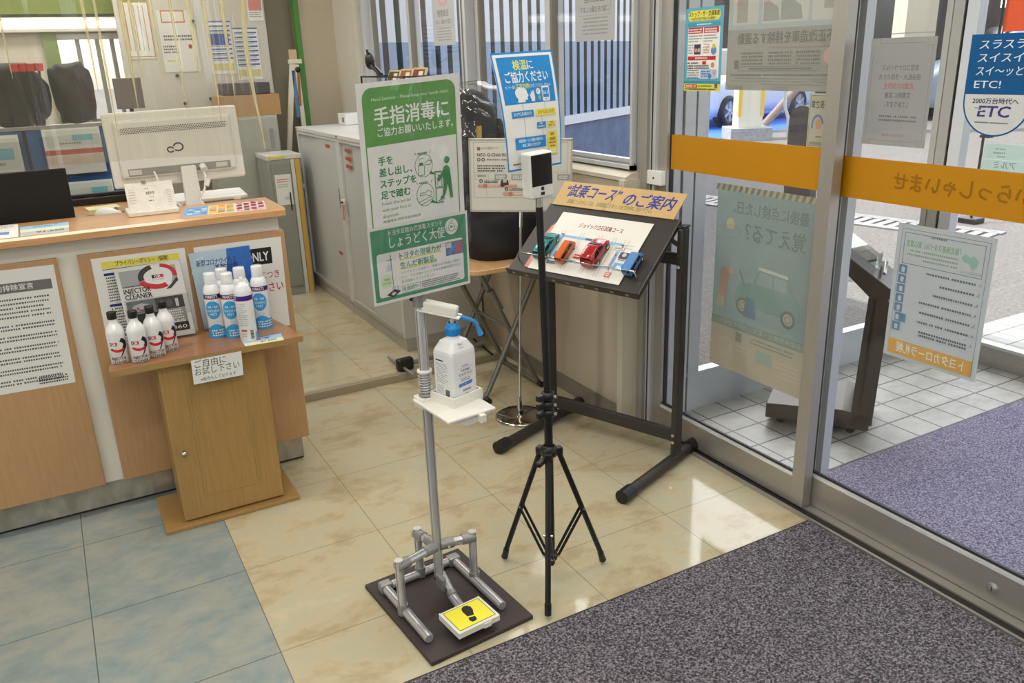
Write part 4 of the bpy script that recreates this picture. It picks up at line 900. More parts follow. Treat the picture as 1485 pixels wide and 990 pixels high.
    # foot of a banner stand on the raised floor
    t = thing('banner_stand', 'grey banner stand foot with a black clamp block on the raised floor', 'stand', (1.54, 1.30, RZ))
    m = MB(); m.cyl((1.54, 1.30, RZ+.03), (2.02, 1.36, RZ+.03), .014, M_cast); part('base_bar', m, t)
    m = MB(); m.obox((1.535, 1.30, RZ+.033), (V((1, .1, 0)).normalized(), V((-.1, 1, 0)).normalized(), V((0, 0, 1))), (.045, .022, .032), M_black, .012); part('clamp_block', m, t)
    m = MB(); m.cyl((1.515, 1.48, RZ+.02), (1.525, 1.155, RZ+.02), .0075, M_cast, 10); part('foot_rod', m, t)
    m = MB(); m.cyl((2.0, 1.22, RZ+.012), (2.03, 1.50, RZ+.012), .006, M_black, 8); part('foot_rod', m, t)
cabinets()

# ------------------------------------------------------------------ things behind the counter, seen through the vinyl
def back_office():
    blue = mat('blue_partition_fabric', (48, 96, 150), .8)
    t = thing('blue_partition', 'blue desk partition behind the counter with clear document pockets', 'partition', (.1, 2.22, RZ))
    m = MB(); m.box(-.9, .47, 2.20, 2.24, RZ, 1.285, blue, .004); part('panel', m, t)
    m = MB(); m.box(-.91, .48, 2.195, 2.245, 1.285, 1.30, mat('grey_partition_cap', (140, 140, 136), .5)); part('cap', m, t)
    m = MB(); m.box(.055, .07, 2.19, 2.20, .75, 1.285, M_black); part('joint_strip', m, t)
    for x0, x1, z0, z1, lab in ((.135, .385, 1.06, 1.285, 'clear pocket of red edged forms at the right of the partition'), (-.19, .035, .86, 1.27, 'clear pocket of orange and red forms at the left of the partition'), (.20, .40, .80, 1.03, 'clear pocket with red and blue cards low on the partition')):
        S = Sheet(220, 200, M_paper); S.rect(8, 8, 204, 70, (206, 212, 206)); S.rect(110, 30, 80, 26, (130, 186, 206)); S.rows(60, 62, 90, 1, 10, 7, GREY); S.rect(0, 92, 220, 22, (196, 92, 70)); S.rect(0, 118, 220, 40, (222, 200, 186)); S.rect(0, 160, 220, 30, (206, 70, 50) if x0 < 0 or z0 < 1 else (226, 224, 218))
        o = thing('document_pocket', lab, 'document pocket', ((x0+x1)/2, 2.17, z0), 'document pockets on the blue partition')
        part('forms', S.mesh(quad((x0, 2.18, z1), (x1, 2.18, z1), (x1, 2.165, z0+.01), (x0, 2.165, z0+.01), 220, 200), .012), o)
        m = MB(); m.add([(x0-.01, 2.155, z0), (x1+.01, 2.155, z0), (x1+.015, 2.15, z1-.03), (x0-.015, 2.15, z1-.03)], [[0, 1, 2, 3]], M_acryl); m.box(x0-.01, x1+.01, 2.155, 2.198, z0-.004, z0, M_acryl); part('pocket', m, o)
    # bags on the desk behind
    t = thing('back_desk', 'plain office desk hidden behind the blue partition', 'desk', (-.1, 2.7, RZ))
    m = MB(); m.box(-1.2, .62, 2.32, 3.1, 1.22, 1.26, M_white, .003); part('top', m, t)
    for x in (-1.15, .57):
        m = MB(); m.box(x-.025, x+.025, 2.36, 3.06, RZ, 1.22, M_cabd); part('leg', m, t)
    def blob(name, lab, cat, o, rr, mm, seed, group=None):
        rnd = random.Random(seed); b = bmesh.new(); bmesh.ops.create_icosphere(b, subdivisions=4, radius=1)
        ph = [rnd.random()*6 for _ in range(6)]
        for v in b.verts:
            n = 1+.10*math.sin(v.co.x*3+ph[0])*math.cos(v.co.z*4+ph[1])+.05*math.sin(v.co.x*8+ph[2])*math.sin(v.co.z*9+ph[3])
            sg = lambda q: math.copysign(abs(q)**.6, q)
            v.co = V((sg(v.co.x)*rr[0]*n, sg(v.co.y)*rr[1]*n, max(sg(v.co.z), -.85)*rr[2]*n))
            v.co += V(o)
        m = MB(); m.bm(b, mm, True); q = part(name, m, None, (o[0], o[1], o[2]-rr[2])); return tag(q, lab, cat, group)
    bk = mat('black_bag_nylon', (14, 12, 12), .6)
    blob('black_bag', 'black nylon bag on the desk behind the blue partition', 'bag', (.06, 2.6, 1.425), (.14, .12, .16), bk, 3)
    blob('black_bag', 'dark slumped bag beside the bright glazing behind the partition', 'bag', (.32, 2.62, 1.425), (.10, .12, .16), bk, 5)
    blob('white_bag', 'crumpled pale plastic bag at the left behind the partition', 'bag', (-.19, 2.55, 1.40), (.075, .08, .14), mat('pale_plastic', (196, 194, 186), .4), 8)
    t = thing('office_monitor', 'dark screened monitor turned away near the bright rear window', 'monitor', (.58, 2.62, 1.26)); m = MB(); m.box(.52, .66, 2.66, 2.69, 1.34, 1.50, mat('brown_grey_monitor', (110, 100, 96), .5), .004); part('screen', m, t); m = MB(); m.box(.55, .63, 2.6, 2.72, 1.26, 1.27, M_black); m.box(.58, .60, 2.67, 2.69, 1.27, 1.36, M_black); part('stand', m, t)
    t = thing('pen_cup', 'red topped pens in a clear cup behind the counter', 'pen cup', (.13, 2.50, 1.26)); m = MB(); m.lathe([(.0001, 0), (.035, 0), (.04, .10)], (.13, 2.405, 1.26), M_acryl, seg=16); part('cup', m, t)
    for k in range(4):
        m = MB(); m.cyl((.11+.014*k, 2.400+.008*(k % 2), 1.265), (.08+.034*k, 2.40, 1.55), .0065, M_black, 8); m.cyl((.08+.034*k, 2.40, 1.55), (.077+.036*k, 2.399, 1.585), .02, mat('red_pen_top', (206, 56, 44), .4), 10); part('pen', m, t)
    # notice board wall behind with papers
    t = thing('notice_board', 'grey white notice board wall panel behind the monitor', 'notice board', (1.14, 3.78, RZ)); m = MB(); m.box(.686, 1.644, 3.78, 3.82, .925, 2.52, mat('white_board_panel', (204, 200, 190), .4), .004); part('panel', m, t)
    m = MB(); m.box(.74, .80, 3.78, 3.82, RZ, .925, M_cast); m.box(1.53, 1.59, 3.78, 3.82, RZ, .925, M_cast); part('legs', m, t)
    y = 3.777
    def paper(S, name, lab, cat, x0, x1, z0, z1, g=None): put_sheet(S, name, lab, cat, (x0, y, z1), (x1, y, z1), (x1, y, z0), (x0, y, z0), g)
    S = Sheet(180, 300, M_paper); S.rect(0, 0, 180, 12, (120, 170, 100)); S.frame(0, 12, 180, 280, 5, (200, 120, 70))
    for k in range(5): S.rect(20+30*k, 30, 5, 230, (150, 170, 176) if k % 2 else (206, 130, 80))
    paper(S, 'wall_planner', 'orange and green ruled planner sheet on the notice board', 'planner', 0.726, 0.892, 1.609, 1.974)
    S = Sheet(200, 300, M_paper); S.frame(20, 0, 130, 60, 6, (206, 120, 70)); S.rows(20, 120, 160, 2, 16, 9, (80, 76, 76), .1); S.rows(10, 170, 90, 3, 14, 8, (90, 80, 80)); S.circ(160, 176, 11, (180, 70, 70)); S.rows(20, 240, 70, 1, 14, 9, (206, 200, 110))
    paper(S, 'memo_sheet', 'white memo sheet with handwritten lines on the notice board', 'memo', 0.937, 1.165, 1.518, 1.906)
    for x0, x1, z0, z1, lab in ((1.234, 1.399, 1.495, 1.837, 'blue timetable sheet, left one of the pair on the board'), (1.41, 1.576, 1.45, 1.792, 'blue timetable sheet, right one of the pair on the board')):
        S = Sheet(150, 300, M_paper); S.rect(0, 0, 150, 8, (70, 100, 160))
        for k in range(8): S.rect(8, 24+k*26, 134, 9, (84, 104, 170)); S.rows(8, 37+k*26, 120, 1, 9, 5, GREY)
        if x0 < 1.3: S.rect(10, 70, 120, 60, (70, 84, 150))
        S.rect(8, 240, 134, 40, (206, 200, 140)); paper(S, 'timetable_sheet', lab, 'timetable', x0, x1, z0, z1, 'blue timetables on the notice board')
    for x, z in ((1.154, 1.837), (1.2, 1.336), (1.006, 1.495), (1.029, 1.313)):
        m = MB(); m.cyl((x, y+.008, z), (x, y-.014, z), .011, M_dark, 12); o = part('magnet', m, None, (x, y+.003, z)); tag(o, 'small round dark magnet on the notice board', 'magnet', 'magnets on the notice board')
    S = Sheet(150, 200, M_paper); S.rect(10, 10, 130, 120, (206, 140, 130)); S.rows(10, 140, 120, 3, 14, 7, GREY); paper(S, 'pink_leaflet', 'pink and white leaflet at the top right of the notice board', 'leaflet', 1.53, 1.633, 1.837, 2.02)
    # white office cabinet and cardboard box
    t = thing('office_cabinet', 'pale grey office cabinet behind the monitor at right', 'cabinet', (1.33, 3.58, RZ)); m = MB(); m.box(1.10, 1.555, 3.42, 3.62, RZ, 1.22, mat('pale_grey_green_steel', (172, 174, 164), .5), .004); part('body', m, t)
    for z0, z1 in ((.62, 1.205), (RZ+.04, .61)):
        m = MB(); m.box(1.106, 1.549, 3.408, 3.419, z0, z1, mat('pale_green_grey_drawer', (166, 168, 158), .5), .002); d = part('drawer', m, t); m = MB(); m.box(1.49, 1.515, 3.402, 3.408, z1-.20, z1-.07, M_cast, .001); part('handle', m, d)
    t = thing('cardboard_box', 'brown cardboard box on the pale grey office cabinet', 'box', (1.38, 3.55, 1.22)); cb = mat('kraft_cardboard', (176, 138, 92), .8); m = MB(); m.box(1.18, 1.59, 3.43, 3.63, 1.221, 1.358, cb, .002); part('body', m, t); m = MB(); m.box(1.18, 1.59, 3.51, 3.56, 1.358, 1.3595, mat('packing_tape', (190, 156, 110), .3)); part('tape', m, t)
    m = MB(); m.box(1.23, 1.54, 3.45, 3.62, 1.360, 1.435, mat('dark_equipment', (74, 72, 72), .5), .006); o = part('equipment_case', m, None, (1.38, 3.55, 1.360)); tag(o, 'dark flat equipment case on top of the cardboard box', 'case')
back_office()

# ------------------------------------------------------------------ folding table with the wrapped child seat
def folding_table():
    t = thing('folding_table', 'small folding table with pale wooden top and crossed grey tube legs', 'table', (1.89, .95, 0))
    tm = wood('pale_table_laminate', (206, 166, 120), (190, 148, 102), (9, .9, 9), .35)
    tb = mat('grey_lacquered_tube', (128, 128, 122), .35, metal=.6)
    p = []
    for cx, cy, a in ((2.06, 1.26, 0), (1.68, 1.26, 90), (1.68, .70, 180), (2.06, .70, 270)):
        p += [(cx+.06*math.cos(R(a+15*k)), cy+.06*math.sin(R(a+15*k))) for k in range(7)]
    m = MB(); m.prism(p, (0, 0, .655), (1, 0, 0), (0, 1, 0), (0, 0, .022), tm, .004); part('table_top', m, t)
    for y in (.80, 1.20):
        m = MB(); m.tube([(1.735, y, .015), (1.76, y, .05), (2.055, y, .62), (2.06, y, .65)], .0125, tb, 10); part('leg', m, t)
        y2 = y + (.03 if y < 1 else -.03)
        m = MB(); m.tube([(2.05, y2, .015), (2.03, y2, .05), (1.75, y2, .62), (1.745, y2, .65)], .0125, tb, 10); part('leg', m, t)
    for x, a, b in ((1.735, .76, 1.24), (2.05, .80, 1.20)):
        m = MB(); m.cyl((x, a, .014), (x, b, .014), .0125, tb, 10); m.cyl((x, a-.006, .014), (x, a+.03, .014), .0145, M_black, 10); m.cyl((x, b-.03, .014), (x, b+.006, .014), .0145, M_black, 10); part('foot_bar', m, t)
    m = MB(); m.cyl((1.897, .80, .325), (1.897, 1.20, .325), .008, tb, 8); part('cross_bar', m, t)
    m = MB(); m.cyl((1.795, .818, .53), (1.845, .818, .43), .017, tb, 10); part('lock_sleeve', m, t)
    m = MB(); m.box(1.70, 2.08, .79, .815, .635, .655, tb); m.box(1.70, 2.08, 1.185, 1.21, .635, .655, tb); part('apron', m, t)
    # child seat
    t = thing('child_car_seat', 'black child car seat wrapped in clear plastic on the folding table', 'child seat', (1.90, 1.0, .677))
    bk = mat('black_seat_fabric', (26, 25, 27), .75); bl = mat('dark_blue_seat_shell', (38, 44, 92), .45)
    def loft(secs, n=22):
        rings = []
        for z, cx, cy, rx, ry, e in secs:
            q = []
            for k in range(n):
                a = 2*PI*k/n; c_, s_ = math.cos(a), math.sin(a)
                q.append(V((cx+rx*math.copysign(abs(c_)**e, c_), cy+ry*math.copysign(abs(s_)**e, s_), z)))
            rings.append(q)
        vs = [p for r in rings for p in r]; fs = [[i*n+k, i*n+(k+1) % n, (i+1)*n+(k+1) % n, (i+1)*n+k] for i in range(len(rings)-1) for k in range(n)]
        return vs, fs+[list(range(n))[::-1], [(len(rings)-1)*n+k for k in range(n)]]
    m = MB(); m.add(*loft([(.678, 1.90, .95, .17, .20, .6), (.74, 1.90, .95, .20, .22, .6), (.84, 1.90, .96, .20, .21, .6), (.88, 1.90, .98, .18, .18, .6)]), bk, True); part('base_cushion', m, t)
    m = MB(); m.add(*loft([(.80, 1.90, 1.08, .19, .10, .6), (.95, 1.885, 1.09, .165, .10, .6), (1.10, 1.88, 1.10, .15, .10, .6), (1.24, 1.87, 1.10, .14, .10, .65), (1.33, 1.865, 1.11, .125, .09, .7), (1.385, 1.86, 1.11, .09, .07, .8), (1.405, 1.86, 1.11, .04, .03, 1)]), bk, True); part('backrest', m, t)
    m = MB(); m.add(*loft([(.78, 1.93, 1.13, .20, .10, .6), (1.0, 1.915, 1.14, .18, .10, .6), (1.20, 1.90, 1.15, .155, .09, .65), (1.33, 1.89, 1.15, .12, .07, .75), (1.37, 1.885, 1.15, .07, .04, .9)]), bl, True); part('shell', m, t)
    for s in (-1, 1):
        m = MB(); m.add(*loft([(.86, 1.90+s*.17, .99, .035, .12, .7), (1.0, 1.885+s*.16, 1.0, .035, .10, .7), (1.2, 1.87+s*.135, 1.03, .03, .08, .8), (1.27, 1.87+s*.12, 1.06, .015, .04, 1)]), bk, True); part('side_wing', m, t)
    m = MB(); m.tube([(1.86, .98, 1.25), (1.85, .97, 1.1), (1.86, .92, .92), (1.88, .80, .885)], .012, mat('yellow_strap', (180, 150, 40), .6), 6); part('strap', m, t)
    rnd = random.Random(4); b = bmesh.new(); bmesh.ops.create_icosphere(b, subdivisions=5, radius=1)
    ph = [rnd.random()*6 for _ in range(8)]
    for v in b.verts:
        z = v.co.z; n = 1+.022*math.sin(v.co.x*14+ph[0]+6*z)*math.cos(v.co.y*11+ph[1])+.025*math.sin(z*19+ph[2]+9*v.co.x)+.012*math.sin(v.co.x*37+v.co.y*29+z*31)
        sg = lambda q: math.copysign(abs(q)**.7, q)
        wd = .225-.05*max(z, 0)
        v.co = V((1.875+sg(v.co.x)*wd*n, 1.02+sg(v.co.y)*wd*.95*n, 1.06+sg(z)*(.372*n if z > 0 else .375)))
    m = MB(); m.bm(b, M_film, True); o = part('plastic_wrap', m, None, (1.895, 1.02, .68)); o.parent = t; o.location = V((1.895, 1.02, .68))-WL[t.name]
folding_table()

# ------------------------------------------------------------------ specification panel on a chrome stand
def spec_panel():
    t = thing('panel_stand', 'chrome round based stand holding a framed child seat panel', 'sign stand', (1.785, .55, 0))
    m = MB(); m.lathe([(.0001, .014), (.105, .012), (.112, .008), (.112, 0), (.0001, 0)], (1.785, .55, 0), M_chrome, seg=48); part('base', m, t)
    m = MB(); m.lathe([(.016, .012), (.015, .035), (.010, .07), (.008, .10)], (1.785, .55, 0), M_chrome, seg=20); m.cyl((1.785, .55, .09), (1.848, .606, .86), .0065, M_chrome, 12); m.cyl((1.847, .605, .85), (1.854, .6115, .912), .009, M_chrome, 12); part('pole', m, t)
    TL, TR, BR, BL = V((1.6756, .7182, 1.2240)), V((2.0443, .4927, 1.2116)), V((2.0423, .5060, .9056)), V((1.6735, .7316, .9180))
    X = (TR-TL).normalized(); Z = (TL-BL).normalized(); N = (BL-TL).cross(TR-TL).normalized(); fr = mat('grey_beige_frame', (176, 172, 160), .4)
    m = MB(); c = (TL+BR)/2-N*.008; m.obox(c, (X, N, Z), (.2163, .006, .153), mat('pale_frame_back', (206, 203, 192), .5), .002)
    for s in (-1, 1): m.obox(c+X*s*.2123+N*.007, (X, N, Z), (.004, .003, .153), fr); m.obox(c+Z*s*.149+N*.007, (X, N, Z), (.2163, .003, .004), fr)
    p = part('panel', m, t)
    S = Sheet(420, 297, mat('pale_panel_print', (206, 204, 194), .5)); k = (176, 172, 162); pk = (206, 150, 134)
    S.frame(18, 14, 384, 226, 2.5, k); S.rect(18, 134, 384, 2, k); S.rect(34, 34, 13, 13, (150, 92, 78)); S.text('ISO FIX 固定タイプ', 52, 33, 11, (150, 92, 78), .01, w=66); S.text('NEO G-Child ISO leg', 34, 56, 17, BLACK, .03, w=150)
    S.ring(40, 84, 7, 3, BLACK); S.ring(58, 84, 7, 3, BLACK); S.rows(74, 81, 100, 1, 9, 6, GREY); S.rows(34, 106, 112, 3, 10, 5.5, BLACK, .1)
    S.frame(24, 142, 56, 22, 1.5, k); S.text('固定金具', 34, 145, 9, BLACK, .01, w=36)
    for x in (104, 172, 360): S.rect(x, 142, 50, 24, (150, 152, 150)); S.rows(x+6, 148, 38, 2, 8, 4, WHITE)
    for x in (70, 150, 230, 330): S.rect(x, 166, 1.2, 74, k)
    for x0, x1, y in ((30, 200, 190), (134, 306, 222)):
        S.rect(x0+10, y-5, x1-x0-20, 11, pk); S.poly([(x0, y+.5), (x0+12, y-9), (x0+12, y+10)], pk); S.poly([(x1, y+.5), (x1-12, y-9), (x1-12, y+10)], pk); S.rect(x0+26, y-8, 16, 16, (190, 120, 104)); S.rows(x0+48, y-2, 40, 1, 5, 4, WHITE)
        S.ring(x0+18, y-20, 7, 3, BLACK); S.rows(x0+30, y-22, 60, 2, 6, 3.6, BLACK)
        S.poly([(x0+100, y-22), (x0+112, y-28), (x0+128, y-24), (x0+132, y-6), (x0+116, y-2), (x0+104, y+6), (x0+96, y-4)], (70, 64, 58)); S.poly([(x0+108, y-30), (x0+124, y-30), (x0+122, y-14), (x0+108, y-14)], (190, 180, 160))
    part('print', S.mesh(quad(TL, TR, BR, BL, 420, 297), .0005, .00005), p)
spec_panel()

# ------------------------------------------------------------------ test drive course easel
EO = V((1.6533, .2147, .7783)); EW = V((.359, -.933, -.021)).normalized(); ES = V((.742, .272, .613)).normalized(); EN = EW.cross(ES).normalized()
def EP(a, b, h=0): return EO+(EW*a+ES*b+EN*h)*.97
def easel():
    t = thing('display_easel', 'charcoal steel floor easel with a slanted course map board', 'easel', (1.975, .12, 0))
    d = V((.933, .359, 0)).normalized(); wv = V((.359, -.933, 0)).normalized(); Z = V((0, 0, 1))
    UL, UR = V((1.872, .415, 0)), V((2.080, -.170, 0))
    for U, f, bk, zt in ((UL, .36, .20, .90), (UR, .38, .15, .942)):
        m = MB(); m.obox(U+Z*(.03+zt)/2, (d, wv, Z), (.026, .014, (zt-.03)/2), M_easel, .01); m.obox(U+Z*(zt+.002), (d, wv, Z), (.026, .014, .004), M_black, .002); part('upright', m, t)
        m = MB(); m.cyl(U-d*f+Z*.026, U+d*bk+Z*.026, .021, M_easel, 16); ft = part('foot', m, t)
        m = MB(); m.cyl(U-d*(f+.012)+Z*.027, U-d*(f-.05)+Z*.027, .0265, M_black, 18); part('end_cap', m, ft); m = MB(); m.cyl(U+d*(bk-.05)+Z*.027, U+d*(bk+.012)+Z*.027, .0265, M_black, 18); part('end_cap', m, ft)
    for z0, hh in ((.115, .026), (.82, .022)):
        m = MB(); m.obox((UL+UR)/2+Z*z0+d*.0, (d, wv, Z), (.011, (UR-UL).length/2-.012, hh), M_easel, .004); part('cross_bar', m, t)
    m = MB()
    for U in (UL, UR):
        for z0 in (.10, .13, .80, .84): m.cyl(U+Z*z0-d*.03, U+Z*z0+d*.031, .007, M_chrome, 8)
    part('bolts', m, t)
    m = MB(); m.obox(EP(.211, .155, -.012), (EW, ES, EN), (.293, .178, .010), M_easel, .004); b = part('board', m, t)
    m = MB(); m.obox(EP(.211, -.026, -.006), (EW, ES, EN), (.293, .003, .016), M_easel, .001)
    for k in range(9):
        c = EP(-.055+k*.0655, -.0298, -.006); m.prism(ell(0, 0, .008, .006, 12), c, EW, EN, ES*-.001, mat('slot_glint', (150, 142, 130), .3, metal=.5))
    part('lip', m, b)
    m = MB(); m.tube([EP(-.062, .03, 0), EP(-.062, .036, .025), EP(-.055, .042, .035), EP(.47, .047, .035), EP(.478, .040, .026), EP(.478, .034, 0)], .0032, M_chrome, 10); part('retaining_rail', m, b)
    for s_ in (UL, UR):
        m = MB(); q = s_+Z*(.865); m.tube([q, EP(-.07 if s_ is UL else .49, .26, -.02)], .009, M_easel, 8); part('bracket', m, t)
    # map
    S = Sheet(420, 297, mat('white_map_sheet', (226, 223, 214), .45)); LB = (140, 190, 222); MR = (128, 38, 66)
    S.text('ジョイック白石試乗コース', 112, 42, 26, MR, .03, w=200)
    for x0, x1 in ((60, 74), (150, 162), (232, 246), (300, 312), (352, 368)):
        for x in (x0, x1): S.line(x-6, 90, x-2, 280, 1.2, (120, 116, 116))
    S.line(40, 118, 392, 118, 1.2, (140, 110, 120)); S.line(330, 132, 392, 132, 1.2, (140, 110, 120))
    S.poly([(66, 112), (346, 112), (346, 124), (66, 124)], LB); S.poly([(54, 112), (68, 112), (68, 226), (54, 226)], LB); S.poly([(334, 150), (348, 150), (348, 238), (334, 238)], LB); S.poly([(54, 226), (348, 226), (348, 238), (54, 238)], LB)
    for x, y in ((56, 108), (336, 118), (330, 226)): S.rect(x, y, 16, 3.5, MR); S.rect(x+12, y, 3.5, 16, MR)
    for x, y, w_ in ((176, 113, 30), (150, 227, 26), (226, 227, 20)): S.rect(x, y, w_, 10, (90, 120, 170)); S.rows(x+2, y+3, w_-4, 1, 5, 4, (60, 30, 60))
    S.rrect(318, 132, 44, 14, 4, WHITE); S.frame(318, 132, 44, 14, 1, BLACK); S.rows(322, 136, 36, 1, 6, 5, BLACK); S.rect(337, 160, 8, 60, (150, 150, 200)); S.text('環状通', 337.5, 166, 7, MR, .02, w=7)
    S.rect(18, 122, 34, 26, (120, 126, 160)); S.circ(32, 136, 9, (190, 190, 196)); S.rect(78, 196, 34, 26, (110, 140, 180)); S.rect(170, 196, 30, 20, RED); S.rows(173, 203, 24, 1, 6, 5, WHITE); S.rect(206, 184, 42, 34, (90, 150, 210)); S.rect(206, 204, 42, 14, (150, 120, 110))
    S.rect(356, 152, 40, 30, (80, 84, 96)); S.circ(376, 164, 9, (190, 190, 196)); S.rows(360, 186, 30, 1, 6, 5, GREY); S.rect(356, 204, 44, 32, (110, 172, 226)); S.poly([(362, 234), (374, 214), (392, 220), (396, 234)], WHITE); S.rect(342, 252, 22, 22, (220, 130, 110)); S.ring(353, 263, 7, 3, WHITE); S.rows(70, 246, 40, 2, 8, 6, (60, 50, 70))
    S.circ(20, 110, 0.1, WHITE)
    o = part('course_map', S.mesh(quad(EP(0, .297, .002), EP(.42, .297, .002), EP(.42, 0, .002), EP(0, 0, .002), 420, 297), .0006, .00005), None, EP(.21, .1)); tag(o, 'white printed course map sheet lying on the charcoal easel board', 'map')
    m = MB(); p = [(-.020, .004), (.01, .004), (.01, .225), (.0, .232), (-.012, .215), (-.020, .17)]
    m.prism(p, EP(0, 0, -.0005), EW, ES, EN*.0012, mat('salmon_sticker', (220, 140, 116), .5)); m.prism([(q[0]-.007, q[1]*1.02) for q in p], EP(0, 0, -.0015), EW, ES, EN*.0012, mat('dark_violet_border', (70, 62, 100), .5)); o = part('board_sticker', m, None, EP(-.03, .1)); tag(o, 'salmon coloured sticker edge left of the course map', 'sticker')
    # header
    K = mat('tan_card', (196, 164, 112), .6); S = Sheet(571, 128, K); BL2 = (44, 60, 140)
    S.text('“試乗コース”', 30, 10, 74, BL2, .03, w=262, slant=.12); S.text('のご案内', 318, 22, 74, BL2, .03, w=222, slant=.12); S.text('試乗につきましては、お気軽にスタッフまでお申し付け下さい。', 66, 90, 26, (70, 120, 70), .015, w=402, slant=.1)
    S.poly([(287, 0), (289.5, 0), (252, 128), (249, 128)], (140, 112, 70))
    o = part('header_sign', S.mesh(quad(EP(-.085, .458, .004), EP(.486, .458, .004), EP(.486, .330, .003), EP(-.075, .330, .003), 571, 128), .003, .00005), None, EP(.2, .33)); tag(o, 'tan header sign with blue lettering along the easel top', 'sign')
    # toy cars resting against the rail
    tg = 'toy cars on the course map'; up = EN; fw = ES
    def tc(a, b): return EP(a, b, .0055)
    GL2 = mat('toy_dark_glass', (26, 30, 34), .15); TY = mat('toy_tyre', (30, 30, 30), .5); RM = mat('toy_rim', (216, 214, 208), .3)
    car('toy_car', 'teal toy car at the left of the course map', 'toy car', tc(.038, .105), 0, .125, .056, .044, mat('teal_toy_paint', (28, 132, 136), .2, coat=.5), GL2, .0115, 2, tg, up, fw, False, TY, RM)
    car('toy_car', 'orange boxy toy van between the teal and red toy cars', 'toy car', tc(.137, .092), 0, .102, .036, .040, mat('orange_toy_paint', (206, 96, 24), .25, coat=.4), GL2, .007, 1, tg, up, fw, False, TY, RM)
    car('toy_car', 'red toy car in the middle of the course map', 'toy car', tc(.267, .108), 0, .126, .062, .054, mat('red_toy_paint', (166, 24, 32), .18, coat=.6), GL2, .0125, 2, tg, up, fw, False, TY, RM)
    car('toy_car', 'blue boxy toy truck at the right edge of the course map', 'toy car', tc(.438, .092), 0, .098, .042, .036, mat('blue_toy_paint', (92, 140, 200), .25, coat=.4), GL2, .009, 1, tg, up, fw, False, TY, RM)
easel()

# ------------------------------------------------------------------ thermometer on a black tripod
def tripod():
    c = V((1.262, -.561, 0)); t = thing('thermometer_tripod', 'black tripod stand with spread legs beside the sanitizer stand', 'tripod', c); Z = V((0, 0, 1))
    feet = (V((1.153, -.718, .012)), V((1.187, -.390, .012)), V((1.449, -.576, .012)))
    m = MB(); m.cyl(c+Z*.06, c+Z*.60, .0125, M_blackm, 14); m.cyl(c+Z*.58, c+V((-.014, 0, 1.16)), .0098, M_blackm, 14); part('pole', m, t)
    m = MB(); m.cyl(c+V((-.014, 0, 1.155)), c+V((-.0145, 0, 1.182)), .0095, M_chrome, 14); part('top_socket', m, t)
    m = MB(); m.lathe([(.016, .425), (.024, .43), (.024, .455), (.016, .462)], c, M_black, seg=18)
    for f in feet:
        d = V((f.x-c.x, f.y-c.y, 0)).normalized(); m.obox(c+d*.028+Z*.438, (d, Z.cross(d), Z), (.014, .011, .012), M_black, .003)
    m.obox(c+V((-.045, -.03, .430)), (V((.8, .5, 0)), V((-.5, .8, 0)), Z), (.022, .009, .007), M_black, .003); part('leg_hub', m, t)
    for z0 in (.565, .592, .618):
        m = MB(); m.lathe([(.0125, -.012), (.019, -.010), (.019, .010), (.0125, .012)], c+Z*z0, M_black, seg=16); m.obox(c+V((-.026, -.005, z0)), (V((1, .2, 0)), V((-.2, 1, 0)), Z), (.014, .008, .009), M_black, .003); m.cyl(c+V((.012, -.016, z0)), c+V((.015, -.022, z0)), .005, M_chrome, 10); part('clamp', m, t)
    low = c+Z*.085
    m = MB(); m.lathe([(.013, -.012), (.02, -.008), (.02, .012), (.013, .016)], low, M_black, seg=16); m.cyl(low-Z*.03, low, .010, M_black, 12)
    part('lower_hub', m, t)
    for f in feet:
        d = V((f.x-c.x, f.y-c.y, 0)).normalized(); h = c+d*.030+Z*.438; s = Z.cross(d)
        m = MB(); m.cyl(h, f, .0085, M_blackm, 12); m.cyl(f+(h-f).normalized()*.012-Z*.012, f+(h-f).normalized()*.035, .0102, M_black, 12); lg = part('leg', m, t)
        k = h+(f-h)*.50
        m = MB()
        for q in (-1, 1): m.obox((k+low+d*.02)/2+s*q*.009, ((low+d*.02-k).normalized(), s, (low-k).cross(s).normalized()), ((low+d*.02-k).length/2, .0015, .0045), M_blackm)
        m.cyl(k-s*.014, k+s*.014, .004, M_chrome, 10); m.cyl(low+d*.02-s*.014, low+d*.02+s*.014, .004, M_chrome, 10); part('brace', m, lg)
    # face scanner
    A, B, Cc, D = V((1.219, -.566, 1.297)), V((1.294, -.557, 1.301)), V((1.300, -.552, 1.184)), V((1.226, -.561, 1.180)); X = (B-A).normalized(); Zz = (A-D).normalized(); N = X.cross(Zz).normalized()
    t2 = thing('face_thermometer', 'white face scanning thermometer with dark screen on the tripod', 'thermometer', (c.x-.014, c.y, 1.182)); ce = (A+Cc)/2
    m = MB(); m.obox(ce-N*.020, (X, N, Zz), (.0385, .020, .0600), M_whitep, .006, 3); part('housing', m, t2)
    m = MB(); m.obox(ce+N*.0006+Zz*.0145, (X, N, Zz), (.0335, .0008, .0405), mat('dark_screen', (18, 13, 12), .12), .001); part('screen', m, t2)
    m = MB(); m.lathe([(.005, 0), (.005, .0016), (.0035, .002), (.0001, .001)], ce+N*.0-Zz*.034, M_dark, N, 16); m.obox(ce+N*.0005-Zz*.047, (X, N, Zz), (.0062, .001, .0042), M_dark, .001); part('camera_sensor', m, t2)
tripod()

